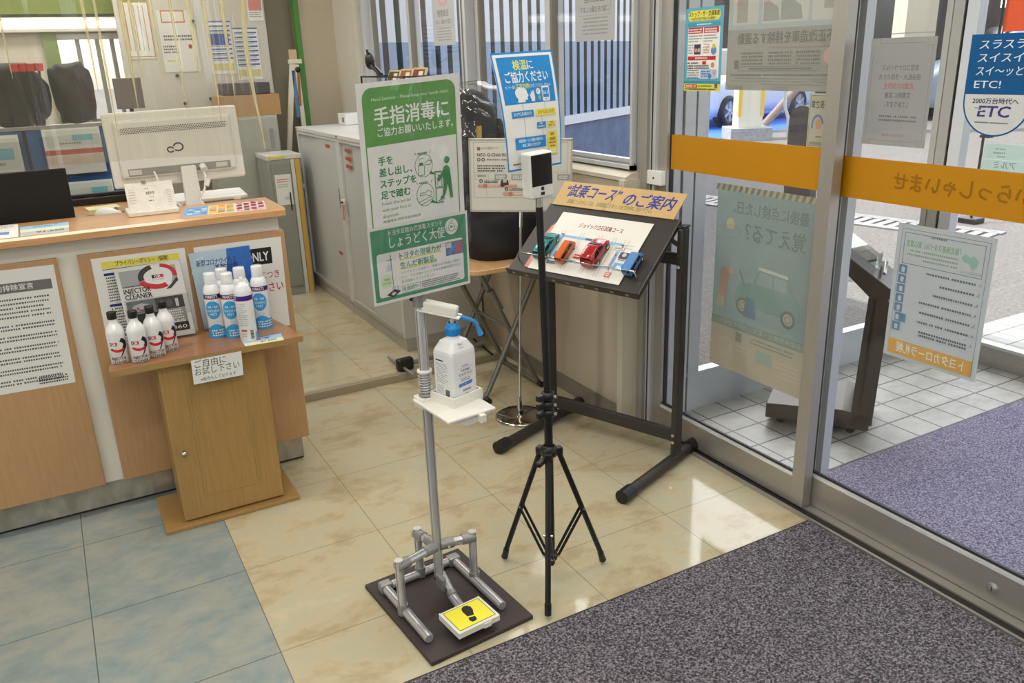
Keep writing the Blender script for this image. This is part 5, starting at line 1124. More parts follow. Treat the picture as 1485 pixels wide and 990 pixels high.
def blue_poster():
    BL_ = (40, 136, 206); S = Sheet(210, 297, M_gloss, step=12); S.rect(0, 0, 210, 297, BL_); S.rect(5, 5, 200, 287, WHITE); S.rect(14, 12, 182, 118, BL_)
    S.text('検温', 62, 20, 27, (222, 226, 90), .03, w=46); S.text('に', 110, 20, 27, WHITE, .02, w=20); S.text('ご協力ください', 30, 48, 30, WHITE, .03, w=148); S.text('センサー部に', 24, 82, 10, WHITE, .01, w=34); S.text('手首内側', 59, 79, 15, (222, 226, 90), .02, w=44); S.text('をかざしてください（約10cm）', 104, 82, 10, WHITE, .01, w=78)
    S.poly([(58, 126), (84, 126), (84, 120), (92, 121), (93, 113), (97, 111), (93, 102), (92, 96), (84, 90), (70, 88), (58, 92), (52, 100), (54, 110), (60, 117)], WHITE)
    S.poly([(106, 126), (117, 126), (119, 116), (117, 100), (114, 98), (113, 104), (111, 98), (109, 104), (107, 99), (106, 108), (101, 106), (103, 115)], WHITE)
    S.circ(133, 102, 8, WHITE); S.text('ピ', 129.5, 97, 8, BLACK, .02)
    for k, r_ in enumerate((6, 10)): S.ring(128, 118, r_, 2, (222, 226, 90), None, -40, 40, 8)
    S.rrect(146, 90, 28, 38, 4, WHITE); S.rect(149, 94, 22, 25, BL_); S.text('36.5', 151, 100, 12, WHITE, .02, w=18); S.rect(156, 122, 8, 2, BL_)
    G = (150, 160, 170)
    for x, y0, y1 in ((70, 130, 148), (150, 130, 148), (70, 162, 214), (134, 164, 180), (134, 196, 214)): S.rect(x, y0, 1.4, y1-y0, G)
    S.rect(30, 147, 76, 17, BL_); S.text('37.5℃未満の方', 36, 150, 10, WHITE, .02, w=62); Y_ = (222, 222, 84); S.rect(114, 147, 76, 17, Y_); S.text('37.5℃以上の方', 122, 150, 10, RED, .02, w=60)
    S.rect(114, 180, 34, 16, BL_); S.text('平熱', 124, 181, 6, WHITE, .03); S.rows(118, 189, 26, 1, 5, 3.5, WHITE); S.rect(154, 180, 34, 16, Y_); S.text('平熱', 164, 181, 6, RED, .03); S.rows(158, 189, 26, 1, 5, 3.5, RED)
    S.rect(32, 214, 112, 30, BL_); S.text('検温実施・マスク着用の場合のみ', 44, 218, 9, WHITE, .02, w=88); S.text('来店ご来店いただけます', 56, 230, 9, WHITE, .02, w=66)
    S.rect(152, 206, 38, 62, Y_); S.text('発熱', 162, 210, 9, RED, .03, w=16); S.text('相談医', 159, 222, 9, RED, .03, w=24); S.rows(156, 234, 30, 1, 5, 4, RED); S.rows(162, 243, 20, 1, 5, 4, RED); S.rect(156, 252, 30, 12, (240, 238, 200)); S.rows(18, 278, 60, 1, 5, 3.4, BLACK)
    t = thing('temperature_poster', 'blue and white laminated temperature check poster behind the thermometer', 'poster', (1.27, -.50, 1.25))
    part('sheet', S.mesh(quad((1.154, -.492, 1.545), (1.370, -.439, 1.550), (1.372, -.477, 1.253), (1.179, -.523, 1.252), 210, 297, lambda a, b: .012*math.sin(PI*b)+.004*math.sin(PI*a)), .0008, .00005), t)
    m = MB(); m.obox((1.265, -.521, 1.262), (V((.97, .24, 0)), V((-.24, .97, 0)), V((0, 0, 1))), (.02, .012, .010), M_black, .002); m.cyl((1.25, -.55, 1.165), (1.262, -.508, 1.262), .004, M_black, 8); part('clip', m, t)
blue_poster()

# ------------------------------------------------------------------ foot operated sanitizer stand
def sanitizer():
    Z = V((0, 0, 1)); w_ = V((.9965, .084, 0)).normalized(); l_ = V((.084, -.9965, 0)).normalized()
    t = thing('sanitizer_stand', 'foot pedal sanitizer stand of silver pipes on a dark rubber board', 'sanitizer stand', (.933, -.496, 0))
    m = MB(); m.obox((.933, -.496, .007), (w_, l_, Z), (.167, .2145, .007), M_board, .003); part('base_board', m, t)
    def pipe(a, b, name, par=t, r=.0125):
        m = MB(); m.cyl(a, b, r, M_tube, 16); a, b = V(a), V(b); d = (b-a).normalized(); s = d.cross(V((0, 0, 1)) if abs(d.z) < .9 else V((1, 0, 0))).normalized(); q = d.cross(s)
        for k in range(4):
            o = (s*math.cos(k*PI/2+.4)+q*math.sin(k*PI/2+.4))*r*.98; m.obox((a+b)/2+o, (d, s, q), ((b-a).length/2-.001, .0012, .0012), M_cast)
        return part(name, m, par)
    z0 = .029
    pipe((.790, -.350, z0), (.812, -.650, z0), 'base_rail'); pipe((1.030, -.330, z0), (1.052, -.630, z0), 'base_rail'); pipe((.806, -.362, z0), (1.018, -.342, z0), 'back_rail', r=.0125)
    PL_, PR, PB = V((.797, -.494, 0)), V((1.046, -.462, 0)), V((.914, -.350, 0)); ct = V((.935, -.452, .175))
    for p, h in ((PL_, .198), (PR, .192), (PB, .188)):
        pipe(p+Z*.03, p+Z*h, 'post'); 
    for p, h in ((PL_, .178), (PR, .172), (PB, .168)):
        a = p+Z*h; d = (ct-a).normalized(); q = d.cross(Z).normalized()
        m = MB(); m.cyl(a-d*.008, a+d*.034, .0165, M_cast, 12); m.cyl(a+d*.02-q*.015, a+d*.02-q*.021, .004, M_chrome, 8); part('joint', m, t)
        m = MB(); m.cyl(ct-d*.05, ct-d*.008, .0165, M_cast, 12); m.cyl(ct-d*.03-q*.015, ct-d*.03-q*.021, .004, M_chrome, 8); part('joint', m, t)
        m = MB(); m.cyl(p+Z*.018, p+Z*.05, .0165, M_cast, 12); part('joint', m, t)
    for p in ((.794, -.361, z0), (1.030, -.343, z0)):
        m = MB(); m.obox(p, (w_, l_, Z), (.020, .016, .016), M_cast, .006); part('joint', m, t)
    for p, h in ((PL_, .178), (PR, .172), (PB, .168)):
        a = p+Z*h; d = (ct-a).normalized(); pipe(a+d*.03, ct-d*.04, 'cross_pipe', r=.0125)
    pole = pipe((.936, -.447, .066), (.937, -.447, .940), 'pole', r=.0145)
    m = MB(); m.cyl((.936, -.447, .058), (.936, -.447, .068), .016, M_dark, 14); part('pole_end', m, pole)
    m = MB(); pts = [(.937+.0195*math.cos(k*.9), -.447+.0195*math.sin(k*.9), .665+.0011*k) for k in range(52)]; m.tube(pts, .0016, M_tube, 6); m.lathe([(.0145, .655), (.021, .657), (.021, .664), (.0145, .664)], (.937, -.447, 0), M_cast, seg=18); m.lathe([(.0145, .724), (.021, .725), (.021, .732), (.0145, .733)], (.937, -.447, 0), M_whitep, seg=18); part('return_spring', m, t)
    # pedal linkage
    m = MB(); m.cyl((.945, -.447, .072), (.945, -.515, .045), .0105, M_tube, 12); m.obox((.930, -.472, .062), (w_, l_, Z), (.008, .022, .022), M_cast, .005); m.cyl((.945, -.507, .044), (.945, -.525, .040), .014, M_cast, 12); part('link', m, t)
    pipe((.943, -.515, .038), (.943, -.60, .034), 'pedal_bar', r=.0125)
    A, B, Cc, D = V((.864, -.604, .060)), V((.997, -.590, .060)), V((1.008, -.695, .058)), V((.877, -.707, .058)); X = (B-A).normalized(); Y = (D-A).normalized(); N = Y.cross(X).normalized()
    ce = (A+Cc)/2; m = MB(); m.obox(ce-N*.006, (X, Y, N), (.067, .053, .006), M_iv, .002)
    for s in (-1, 1): m.obox(ce+X*s*.065-N*.009, (X, Y, N), (.0022, .053, .010), M_iv, .001)
    m.obox(ce+Y*.0515-N*.009, (X, Y, N), (.067, .0022, .009), M_iv, .001); m.obox(ce+Y*.054+X*.025-N*.012, (X, Y, N), (.012, .0025, .008), M_iv, .001); pd = part('pedal', m, t)
    S = Sheet(120, 92, mat('pedal_yellow', (238, 228, 40), .35)); S.frame(0, 0, 120, 92, 1.6, BLACK)
    def foot(cx, cy, a, k):
        q = [(-11, -26), (-4, -32), (5, -31), (11, -24), (12, -12), (9, -2), (8, 6), (-8, 6), (-11, -6), (-13, -16)]; h = [(-8, 11), (8, 11), (9, 20), (5, 27), (-4, 28), (-9, 21)]
        for pl in (q, h): S.poly([(cx+k*(x*math.cos(a)-y*math.sin(a)), cy+k*(x*math.sin(a)+y*math.cos(a))) for x, y in pl], BLACK)
    foot(62, 47, R(12), 1.25)
    part('footprint_sticker', S.mesh(quad(ce-X*.059-Y*.045+N*.0012, ce+X*.059-Y*.045+N*.0012, ce+X*.059+Y*.045+N*.0012, ce-X*.059+Y*.045+N*.0012, 120, 92), .0006, .00006), pd)
    # bottle tray and press arm
    u = V((.956, .292, 0)).normalized(); v = V((.292, -.956, 0)).normalized()
    zt = .645; m = MB(); p = [(.900, -.432), (.919, -.630), (1.068, -.612), (1.056, -.430)]
    m.prism(p, (0, 0, zt-.006), (1, 0, 0), (0, 1, 0), (0, 0, .009), M_iv, .003)
    m.prism([(-.065, 0), (.068, 0), (.05, -.012), (.012, -.024), (-.01, -.024)], (.99, -.612, zt-.006), w_, Z, -l_*.012, M_iv, .002); m.obox((1.02, -.60, zt-.014), (w_, l_, Z), (.009, .03, .012), M_iv, .003)
    m.obox((.935, -.447, zt-.006), (w_, l_, Z), (.026, .026, .016), M_iv, .004); tr = part('bottle_tray', m, t)
    bc = V((1.006, -.498, 0)); m = MB()
    for s in (-1, 1): m.obox(bc+u*s*.0515+Z*(zt+.014), (u, v, Z), (.003, .048, .016), M_iv, .0015); m.obox(bc+v*s*.0465+Z*(zt+.014), (u, v, Z), (.0545, .003, .016), M_iv, .0015)
    m.obox(bc+Z*(zt+.004), (u, v, Z), (.053, .047, .0012), M_iv); part('bottle_holder', m, tr)
    a, b = V((.935, -.441, .921)), V((1.020, -.507, .899)); d = (b-a).normalized(); s = d.cross(Z).normalized(); n = s.cross(d)
    m = MB(); m.obox((a+b)/2, (d, s, n), ((b-a).length/2, .0165, .0135), M_iv, .007, 3); m.obox((a+b)/2+d*.006-n*.0135, (d, s, n), ((b-a).length/2+.004, .022, .0022), M_iv, .001); part('press_arm', m, t)
    m = MB(); m.cyl((.937, -.447, .915), (.937, -.447, .950), .0185, M_cast, 14); m.obox((.928, -.437, .938), (d, s, n), (.012, .013, .010), M_dark, .004); m.cyl((.937, -.452, .955), (.94, -.462, 1.10), .006, M_cast, 8); m.obox((.94, -.462, .965), (w_, l_, Z), (.05, .003, .012), M_acryl); part('pole_head', m, t)
    # the bottle
    t2 = thing('sanitizer_bottle', 'white square sanitizer bottle with a sky blue pump on the stand', 'bottle', bc+Z*(zt+.0055)); z1 = zt+.0055
    def rsq(hx, hy, r, z): 
        q = []
        for sx, sy, a0 in ((1, 1, 0), (-1, 1, 90), (-1, -1, 180), (1, -1, 270)):
            q += [bc+u*(sx*(hx-r)+r*math.cos(R(a0+22.5*k)))+v*(sy*(hy-r)+r*math.sin(R(a0+22.5*k)))+Z*z for k in range(5)]
        return q
    secs = [(.043, .038, .008, 0), (.045, .040, .010, .003), (.045, .040, .010, .138), (.044, .039, .012, .147), (.030, .029, .012, .170), (.0185, .0185, .0184, .177), (.017, .017, .0169, .186)]
    rings = [rsq(a, b_, r, z1+z) for a, b_, r, z in secs]; nn = 20; M_bt = mat('milky_white_bottle', (232, 233, 233), .3, coat=.25)
    m = MB(); m.add([p for q in rings for p in q], [[i*nn+k, i*nn+(k+1) % nn, (i+1)*nn+(k+1) % nn, (i+1)*nn+k] for i in range(len(rings)-1) for k in range(nn)]+[list(range(nn))[::-1]], M_bt, False); bd = part('body', m, t2)
    S = Sheet(78, 126, M_bt); LBL = (92, 128, 200)
    S.text('手指消毒用', 26, 26, 6, BLACK, .01, w=26); S.rect(12, 34, 56, .7, LBL); S.text('手指消毒用', 22, 38, 8, BLACK, .02, w=36); S.text('ウエルパスマイルド', 13, 48, 11, BLACK, .02, w=55); S.rect(12, 62, 56, .7, LBL); S.rows(22, 66, 36, 2, 5, 2.4, BLACK); S.poly([(12, 80), (66, 77), (66, 83), (62, 88), (12, 90)], LBL); S.text('1L', 37, 80, 6, WHITE, 0); S.rect(26, 98, 34, 8, (196, 198, 200)); S.rows(28, 100, 30, 1, 5, 4, GREY); S.rows(36, 112, 14, 1, 5, 2.6, GREY)
    o = bc+v*.0402; m = S.mesh(quad(o-u*.036+Z*(z1+.132), o+u*.036+Z*(z1+.132), o+u*.036+Z*(z1+.012), o-u*.036+Z*(z1+.012), 78, 126), .0002, .00004); part('front_label', m, t2)
    S = Sheet(64, 126, M_bt); S.rect(6, 10, 30, 4, BLACK); S.rows(6, 20, 48, 12, 5.2, 1.8, GREY); S.rows(6, 88, 30, 5, 5, 1.8, GREY)
    for k in range(11): S.rect(40+1.6*k, 96, .8 if k % 3 else 1.3, 22, BLACK)
    o = bc-u*.0452; part('side_label', S.mesh(quad(o-v*.032+Z*(z1+.132), o+v*.032+Z*(z1+.132), o+v*.032+Z*(z1+.012), o-v*.032+Z*(z1+.012), 64, 126), .0002, .00004), t2)
    S = Sheet(40, 16, M_bt); S.text('TERAL 3', 4, 0, 7, BLACK, .02, w=20); S.text('アルコール', 6, 8, 6, BLACK, .02, w=18)
    sl0, sl1 = bc+v*.0382+Z*(z1+.1505), bc+v*.0305+Z*(z1+.1685); part('shoulder_mark', S.mesh(quad(sl1-u*.018, sl1+u*.018, sl0+u*.018, sl0-u*.018, 40, 16), .0002, .00004), t2)
    m = MB(); m.lathe([(.019, .184), (.020, .186), (.0205, .200), (.020, .206), (.0175, .209), (.0155, .212), (.0155, .217), (.011, .219)], bc+Z*z1, M_cyan, seg=28)
    for k in range(28): m.obox(bc+Z*(z1+.195)+V((math.cos(k*2*PI/28), math.sin(k*2*PI/28), 0))*.0206, (V((math.cos(k*2*PI/28), math.sin(k*2*PI/28), 0)), V((-math.sin(k*2*PI/28), math.cos(k*2*PI/28), 0)), Z), (.0008, .0008, .009), M_cyan)
    part('pump_collar', m, t2)
    m = MB(); m.cyl(bc+Z*(z1+.215), bc+Z*(z1+.232), .006, M_whitep, 14); part('pump_stem', m, t2)
    hd = bc+Z*(z1+.236); dr = V((.93, -.36, 0)).normalized(); m = MB(); m.lathe([(.008, -.006), (.012, -.004), (.012, .004), (.006, .0055), (.0001, .0055)], hd, M_cyan, seg=20)
    m.tube([hd+dr*.006, hd+dr*.035-Z*.008, hd+dr*.058-Z*.018, hd+dr*.064-Z*.026, hd+dr*.072-Z*.048], [.006, .0055, .005, .0048, .0048], M_cyan, 12); m.tube([hd+dr*.070-Z*.042, hd+dr*.076-Z*.058], [.0055, .0085], M_cyan, 12); part('pump_nozzle', m, t2)
sanitizer()

def green_posters():
    G1 = (98, 154, 84); G2 = (72, 148, 112); G3 = (64, 136, 80)
    S = Sheet(297, 420, M_gloss, step=30); S.rrect(14, 12, 269, 134, 26, G1, (1, 0, 0, 1)); S.text('Hand Sanitizer - Please keep your hands clean!', 40, 33, 11, (206, 226, 200), .01, w=222)
    S.text('手指消毒に', 44, 57, 46, WHITE, .03, w=216); S.text('ご協力お願いいたします。', 50, 105, 22, WHITE, .016, w=222)
    S.rect(14, 146, 3.5, 274, G1); S.rect(279.5, 146, 3.5, 274, G1)
    for k, s in enumerate(('手を', '差し出し、', 'ステップを', '足で踏む')): S.text(s, 46, 172+k*27.5, 22, G3, .05)
    for k, s in enumerate(('Press the pedal', 'with your foot to', 'dispense.')): S.text(s, 46, 280+k*15.5, 11.5, (120, 160, 110), .005, w=(84, 86, 48)[k])
    S.text('用量用法 同封手指消毒液', 46, 327, 8, (120, 140, 110), .01, w=112)
    for cy in (210, 283): S.ring(176, cy, 27, 1.4, G3, 29); S.poly([(196, cy+16), (214, cy+28), (190, cy+23)], G3)
    S.path([(164, 198), (164, 192), (176, 192)], 1.3, G3); S.frame(158, 208, 20, 26, 1.3, G3); S.rect(162, 202, 12, 6, G3); S.path([(180, 204), (190, 198), (202, 202), (194, 210), (180, 208)], 1.3, G3); S.path([(154, 300), (194, 290), (196, 297), (158, 308)], 1.3, G3); S.path([(160, 284), (174, 282), (190, 289), (196, 279), (184, 272), (178, 277), (160, 278), (160, 284)], 1.3, G3)
    for y in (177, 250): S.line(150, y-2, 155, y+5, 1.1, G3); S.rows(159, y, 30, 1, 5, 4, G3); S.line(194, y+5, 198, y-2, 1.1, G3)
    S.circ(246, 205, 9, G3); S.poly([(248, 219), (254, 226), (258, 262), (261, 302), (253, 304), (246, 266), (240, 286), (232, 300), (221, 302), (222, 296), (229, 293), (233, 268), (233, 244), (220, 256), (214, 252), (228, 236), (236, 222), (242, 218)], G3)
    S.path([(208, 228), (208, 272), (230, 272)], 2.6, G3); S.path([(208, 230), (228, 232)], 2.6, G3); S.frame(214, 246, 14, 24, 1.3, G3); S.rect(217, 239, 8, 7, G3); S.path([(206, 309), (230, 309)], 2.6, G3); S.path([(214, 305), (236, 301)], 2, G3); S.path([(208, 272), (208, 310)], 2.2, G3)
    t = thing('instruction_poster', 'tall green and white hand sanitizing poster in a glossy sleeve', 'poster', (.935, -.49, .95))
    TL, TR, BR, BL = V((.787, -.523, 1.488)), V((1.067, -.492, 1.503)), V((1.075, -.4645, 1.083)), V((.795, -.4955, 1.068))
    part('sheet', S.mesh(quad(TL, TR, BR, BL, 297, 420), .0008, .00004), t)
    def sleeve(TL, TR, BR, BL, par, ox, oy, off, seed, amp=.0022):
        n = (V(BL)-V(TL)).cross(V(TR)-V(TL)).normalized(); fn = quad(V(TL)+n*off, V(TR)+n*off, V(BR)+n*off, V(BL)+n*off, 1, 1); rnd = random.Random(seed); ph = [rnd.random()*6 for _ in range(8)]
        m = MB(); m.grid(70, 90, lambda a, b: fn(-ox+a*(1+2*ox), -oy+b*(1+2*oy), .006*math.sin(PI*b)*0+amp*(math.sin(a*7+3*b+ph[0])*math.sin(b*8+ph[1])+.7*math.sin(a*17-b*13+ph[2])*math.sin(b*15+a*5+ph[3])+.35*math.sin(a*31+b*23+ph[4]))), M_sleeve); return part('plastic_sleeve', m, par)
    sleeve(TL, TR, BR, BL, t, .025, .014, .013, 3, .0052)
    m = MB(); n = V((0, 1, 0)); m.obox((.937, -.472, 1.12), (V((.99, .1, 0)), V((-.1, .99, 0)), V((0, 0, 1))), (.012, .006, .16), M_acryl); m.obox((.937, -.468, .962), (V((.99, .1, 0)), V((-.1, .99, 0)), V((0, 0, 1))), (.06, .010, .008), M_cast, .002); part('holder', m, t)
    S = Sheet(297, 210, M_gloss, step=40); S.rrect(6, 8, 285, 194, 3, G2); S.rrect(18, 72, 261, 120, 8, WHITE)
    S.text('トヨタ足踏み式消毒スタンド', 58, 13, 16, WHITE, .008, w=160); S.text('しょうどく大使', 58, 30, 34, WHITE, .012, w=166); S.circ(246, 36, 20, WHITE, 22); S.ring(246, 38, 10, 1.4, G2, 12); S.ring(246, 22, 5, 1.2, G2); S.rect(242, 34, 8, 5, G2); S.ring(234, 42, 5, 1.2, G2); S.ring(258, 42, 5, 1.2, G2)
    YL = (226, 214, 120)
    S.rect(84, 96, 128, 4, YL); S.rect(84, 122, 110, 4, YL); S.text('トヨタの現場力が', 84, 78, 20, G2, .03, w=126); S.text('生んだ新製品。', 84, 104, 20, G2, .03, w=110)
    S.rect(224, 78, 56, 38, (120, 120, 150)); S.poly([(226, 110), (250, 84), (262, 84), (240, 114)], (90, 150, 200)); S.poly([(250, 114), (262, 80), (278, 80), (272, 110)], (180, 110, 130)); S.rect(226, 80, 16, 14, (210, 206, 214))
    for k, s in enumerate(('クルマをつくる技術で、作業のコツを楽に実感し', 'たい。そんな想いからトヨタの技術社員たちが、', '試行錯誤してつくりました。')): S.text(s, 84, 130+k*12.5, 8.5, (130, 160, 140), .005, w=(186, 186, 104)[k])
    S.frame(84, 170, 56, 20, .8, GREY); S.text('8,800', 88, 171, 17, G2, .01, w=32); S.text('円〜', 121, 174, 11, G2, .01, w=16); S.rows(144, 170, 122, 4, 5.4, 2.6, (90, 90, 90), .2)
    S.circ(42, 148, 19, (206, 226, 188)); S.text('作業用', 34, 140, 7, G2, .02, w=15); S.text('わかります', 30, 150, 7, G2, .02, w=24); S.line(57, 78, 60, 176, 1.6, (110, 114, 130)); S.circ(58, 92, 2, BLACK); S.line(44, 92, 58, 92, 1, GREY); S.rect(46, 104, 9, 14, (190, 206, 226)); S.rect(42, 118, 14, 3, (200, 206, 220)); S.poly([(38, 186), (62, 174), (80, 182), (58, 196)], (70, 64, 86)); S.path([(56, 168), (56, 182)], 1.4, (150, 156, 180)); S.path([(72, 166), (72, 180)], 1.4, (150, 156, 180)); S.line(56, 169, 72, 167, 1.4, (150, 156, 180)); S.poly([(50, 186), (60, 181), (67, 185), (57, 191)], (222, 206, 190))
    t = thing('price_poster', 'green and white landscape poster with a price, below the tall one', 'poster', (.937, -.50, .95))
    TL, TR, BR, BL = V((.790, -.507, 1.149)), V((1.077, -.476, 1.159)), V((1.082, -.464, .958)), V((.795, -.495, .948))
    part('sheet', S.mesh(quad(TL, TR, BR, BL, 297, 210), .0008, .00003), t); sleeve(TL, TR, BR, BL, t, .012, .012, .0045, 9, .0012)
green_posters()

# ------------------------------------------------------------------ posters on the doors and windows
def door_posters():
    def up(name, lab, S, x, y0, y1, z0, z1, tilt=0.0, thick=.0006, cat='poster'):
        """on glass in the plane x; y0 is the left edge seen from the room"""
        return put_sheet(S, name, lab, cat, (x, y0+tilt, z1), (x, y1+tilt, z1), (x, y1, z0), (x, y0, z0), thick=thick)
    tp = lambda n, c: translucent_paper(n, tuple(min(255, int(q*1.07)) for q in c), .5)
    # readable from inside
    CY = (96, 170, 190); YE = (222, 214, 90); S = Sheet(193, 281, M_gloss); S.rect(0, 0, 193, 281, CY); S.rect(0, 246, 193, 12, (60, 140, 160)); S.rect(0, 256, 193, 25, YE)
    S.rrect(12, 10, 166, 34, 15, YE); S.text('ストップ・ザ・交通事故', 16, 12, 19, BLACK, .03, w=158); S.text('〜めざせ 安全で安心な北海道〜', 26, 32, 11, BLACK, .02, w=130); S.rect(10, 50, 170, 12, (70, 150, 180)); S.rows(60, 54, 80, 1, 5, 4, WHITE)
    S.rect(14, 66, 166, 170, WHITE); S.rect(16, 66, 76, 20, RED); S.rect(98, 66, 76, 20, RED); S.rows(20, 70, 68, 2, 8, 5, WHITE); S.rows(102, 70, 68, 2, 8, 5, WHITE); S.rows(18, 92, 72, 3, 9, 4, GREY); S.rows(98, 92, 72, 3, 9, 4, GREY); S.rows(18, 122, 28, 4, 9, 3.6, GREY); S.rect(50, 122, 34, 34, (60, 60, 90)); S.circ(60, 142, 7, (206, 150, 110)); S.circ(75, 142, 7, (190, 180, 170)); S.circ(152, 144, 14, (90, 140, 190)); S.circ(152, 130, 8, (220, 190, 80)); S.path([(100, 122), (128, 124), (112, 140), (134, 152)], 2.2, (206, 170, 90)); S.rows(98, 130, 34, 3, 9, 4, (200, 150, 120))
    S.rect(18, 162, 146, 13, RED); S.rows(58, 166, 66, 1, 5, 5, WHITE); S.rows(18, 182, 60, 1, 8, 6, BLACK); S.rect(96, 179, 20, 11, RED); S.rows(18, 192, 116, 2, 8, 5, BLACK); S.circ(150, 192, 9, (206, 140, 90)); S.rows(18, 208, 66, 4, 8, 4, GREY); S.rect(88, 206, 84, 34, (170, 196, 220)); S.rows(92, 212, 50, 3, 8, 4, NAVY); S.circ(138, 230, 9, (80, 130, 170)); S.circ(160, 218, 8, (206, 150, 160)); S.rect(9, 258, 64, 10, RED); S.rows(14, 261, 54, 1, 5, 5, WHITE); S.rows(80, 261, 70, 1, 5, 4, BLACK); S.rows(10, 272, 160, 1, 5, 4, BLACK); S.rect(165, 256, 14, 13, (110, 110, 90))
    up('traffic_safety_poster', 'narrow turquoise and yellow traffic safety poster on the fixed door pane', S, 2.2305, .031, -.160, 1.398, 1.678)
    # facing the street: seen through the paper from the room, so mirrored and pale
    Pg = tp('pale_backed_paper', (186, 184, 176)); K1 = (134, 132, 126); S = Sheet(470, 700, Pg, mirror=True); S.rect(0, 0, 470, 492, (176, 184, 184)); S.rect(20, 20, 430, 260, (184, 186, 184))
    for x, w_ in ((330, 120), (118, 196), (12, 92)): S.rrect(x, 330, w_, 146, 8, (198, 196, 188))
    S.poly([(140, 468), (150, 426), (200, 396), (232, 408), (232, 468)], (160, 162, 158)); S.poly([(236, 468), (246, 426), (290, 400), (308, 408), (308, 468)], (160, 162, 158)); S.rect(380, 346, 50, 122, (168, 166, 158)); S.rect(20, 346, 40, 96, (168, 166, 158))
    RR = (200, 150, 140); S.ring(292, 402, 17, 4, RR, 20)
    for x, y in ((162, 396), (74, 396), (420, 392)): S.line(x-12, y-16, x+12, y+16, 5, RR); S.line(x+12, y-16, x-12, y+16, 5, RR)
    for x in (70, 136, 322): S.rows(x, 340, 60, 2, 16, 7, K1)
    S.text('不正改造車を排除する運動', 8, 503, 42, K1, .03, w=412); S.rows(20, 552, 270, 1, 10, 6, (180, 156, 148)); S.circ(20, 588, 26, (200, 170, 162))
    for x in (60, 176, 300): S.rows(x, 570, 100, 4, 12, 6, K1, .1)
    S.frame(60, 618, 350, 16, 1.2, K1); S.rows(90, 623, 300, 1, 10, 5, K1); S.rect(410, 596, 20, 30, K1); S.rows(10, 644, 440, 1, 12, 6, K1); S.rows(10, 656, 440, 3, 10, 4, (162, 160, 154)); S.rect(385, 686, 70, 14, (156, 156, 142)); S.rect(180, 686, 70, 14, (156, 156, 142))
    up('illegal_modification_poster', 'large pale poster seen mirrored from behind on the fixed door pane', S, 2.2425, -.173, -.632, 1.404, 2.05)
    Pb = tp('pale_blue_backed_paper', (172, 184, 180)); S = Sheet(460, 700, Pb, mirror=True); S.rect(0, 0, 460, 22, (190, 184, 156))
    for k in range(17): S.poly([(k*28, 0), (k*28+13, 0), (k*28+22, 22), (k*28+9, 22)], (140, 140, 124))
    K2 = (140, 148, 142); S.text('最後に点検した日、', 38, 52, 50, K2, .02, w=340); S.text('覚えてる？', 44, 122, 72, K2, .024, w=270); S.rows(60, 206, 330, 1, 10, 7, (184, 192, 188)); S.circ(386, 140, 22, (196, 192, 160)); S.ring(384, 166, 44, 3, (190, 170, 156), 24)
    TE = (146, 170, 164); S.poly([(46, 430), (50, 370), (90, 330), (104, 280), (236, 272), (262, 340), (330, 352), (348, 390), (344, 430)], TE); S.poly([(106, 280), (236, 272), (240, 284), (104, 292)], (206, 206, 196)); S.poly([(112, 298), (164, 294), (166, 338), (108, 340)], (166, 180, 178)); S.poly([(172, 294), (230, 290), (248, 338), (174, 340)], (166, 180, 178))
    for x in (94, 306): S.circ(x, 432, 32, (134, 144, 140)); S.circ(x, 432, 21, (186, 184, 170)); S.ring(x, 432, 14, 3, (140, 140, 132))
    S.poly([(378, 330), (400, 300), (424, 310), (430, 350), (420, 440), (396, 440)], (188, 160, 148)); S.circ(372, 312, 15, (196, 168, 146)); S.rect(398, 420, 36, 42, (190, 184, 150)); S.poly([(240, 470), (252, 400), (290, 392), (300, 470)], (130, 148, 160)); S.line(330, 300, 300, 360, 4, K2)
    S.rect(0, 500, 460, 32, (150, 160, 150)); S.text('自動車整備士・電気・自動車整備士', 30, 502, 22, (178, 186, 178), .01, w=390); BR = (194, 184, 164); S.rect(0, 532, 460, 168, BR); S.rect(0, 532, 460, 46, (188, 184, 168)); S.rows(60, 544, 210, 2, 14, 7, K2); S.rect(300, 540, 30, 36, (160, 160, 148)); S.rect(150, 580, 76, 50, (166, 182, 172)); S.ring(384, 610, 36, 2, (206, 200, 188)); S.rows(30, 596, 110, 4, 16, 6, (204, 196, 182)); S.rows(250, 590, 80, 2, 16, 6, (204, 196, 182))
    o = up('inspection_poster', 'pale blue car inspection poster seen mirrored low on the fixed pane', S, 2.2425, -.162, -.626, .392, 1.082)
    Pc = tp('cream_plaque', (206, 202, 184)); S = Sheet(120, 165, Pc, mirror=True); S.frame(6, 6, 108, 153, 2, (150, 146, 130)); S.text('之章', 62, 20, 26, BLACK, .01, w=46); S.text('優良', 14, 20, 26, BLACK, .01, w=44); S.ring(66, 96, 34, 9, (120, 140, 176), 34, 190, 380); S.circ(60, 92, 16, (206, 150, 120)); S.rows(40, 128, 40, 1, 8, 5, GREY); S.text('自動車整備協会', 30, 146, 10, (120, 110, 96), .01, w=76)
    up('certificate_plaque', 'small cream plaque seen mirrored beside the door stile', S, 2.2415, -.549, -.632, 1.236, 1.399, thick=.002, cat='plaque')
    Pw = tp('white_backed_paper', (190, 188, 186)); K3 = (130, 126, 124); S = Sheet(210, 297, Pw, mirror=True); S.frame(10, 14, 190, 270, 1.2, (160, 158, 156))
    for k, (s, w_) in enumerate((('新型コロナウイルス', 116), ('感染拡大・予防のため', 136), ('店舗内の換気を', 96), ('定期的に実施', 84), ('しております。', 78))): S.text(s, 105, 72+k*25, 18, (200, 130, 124) if k == 2 else K3, .012, w=w_, a='c')
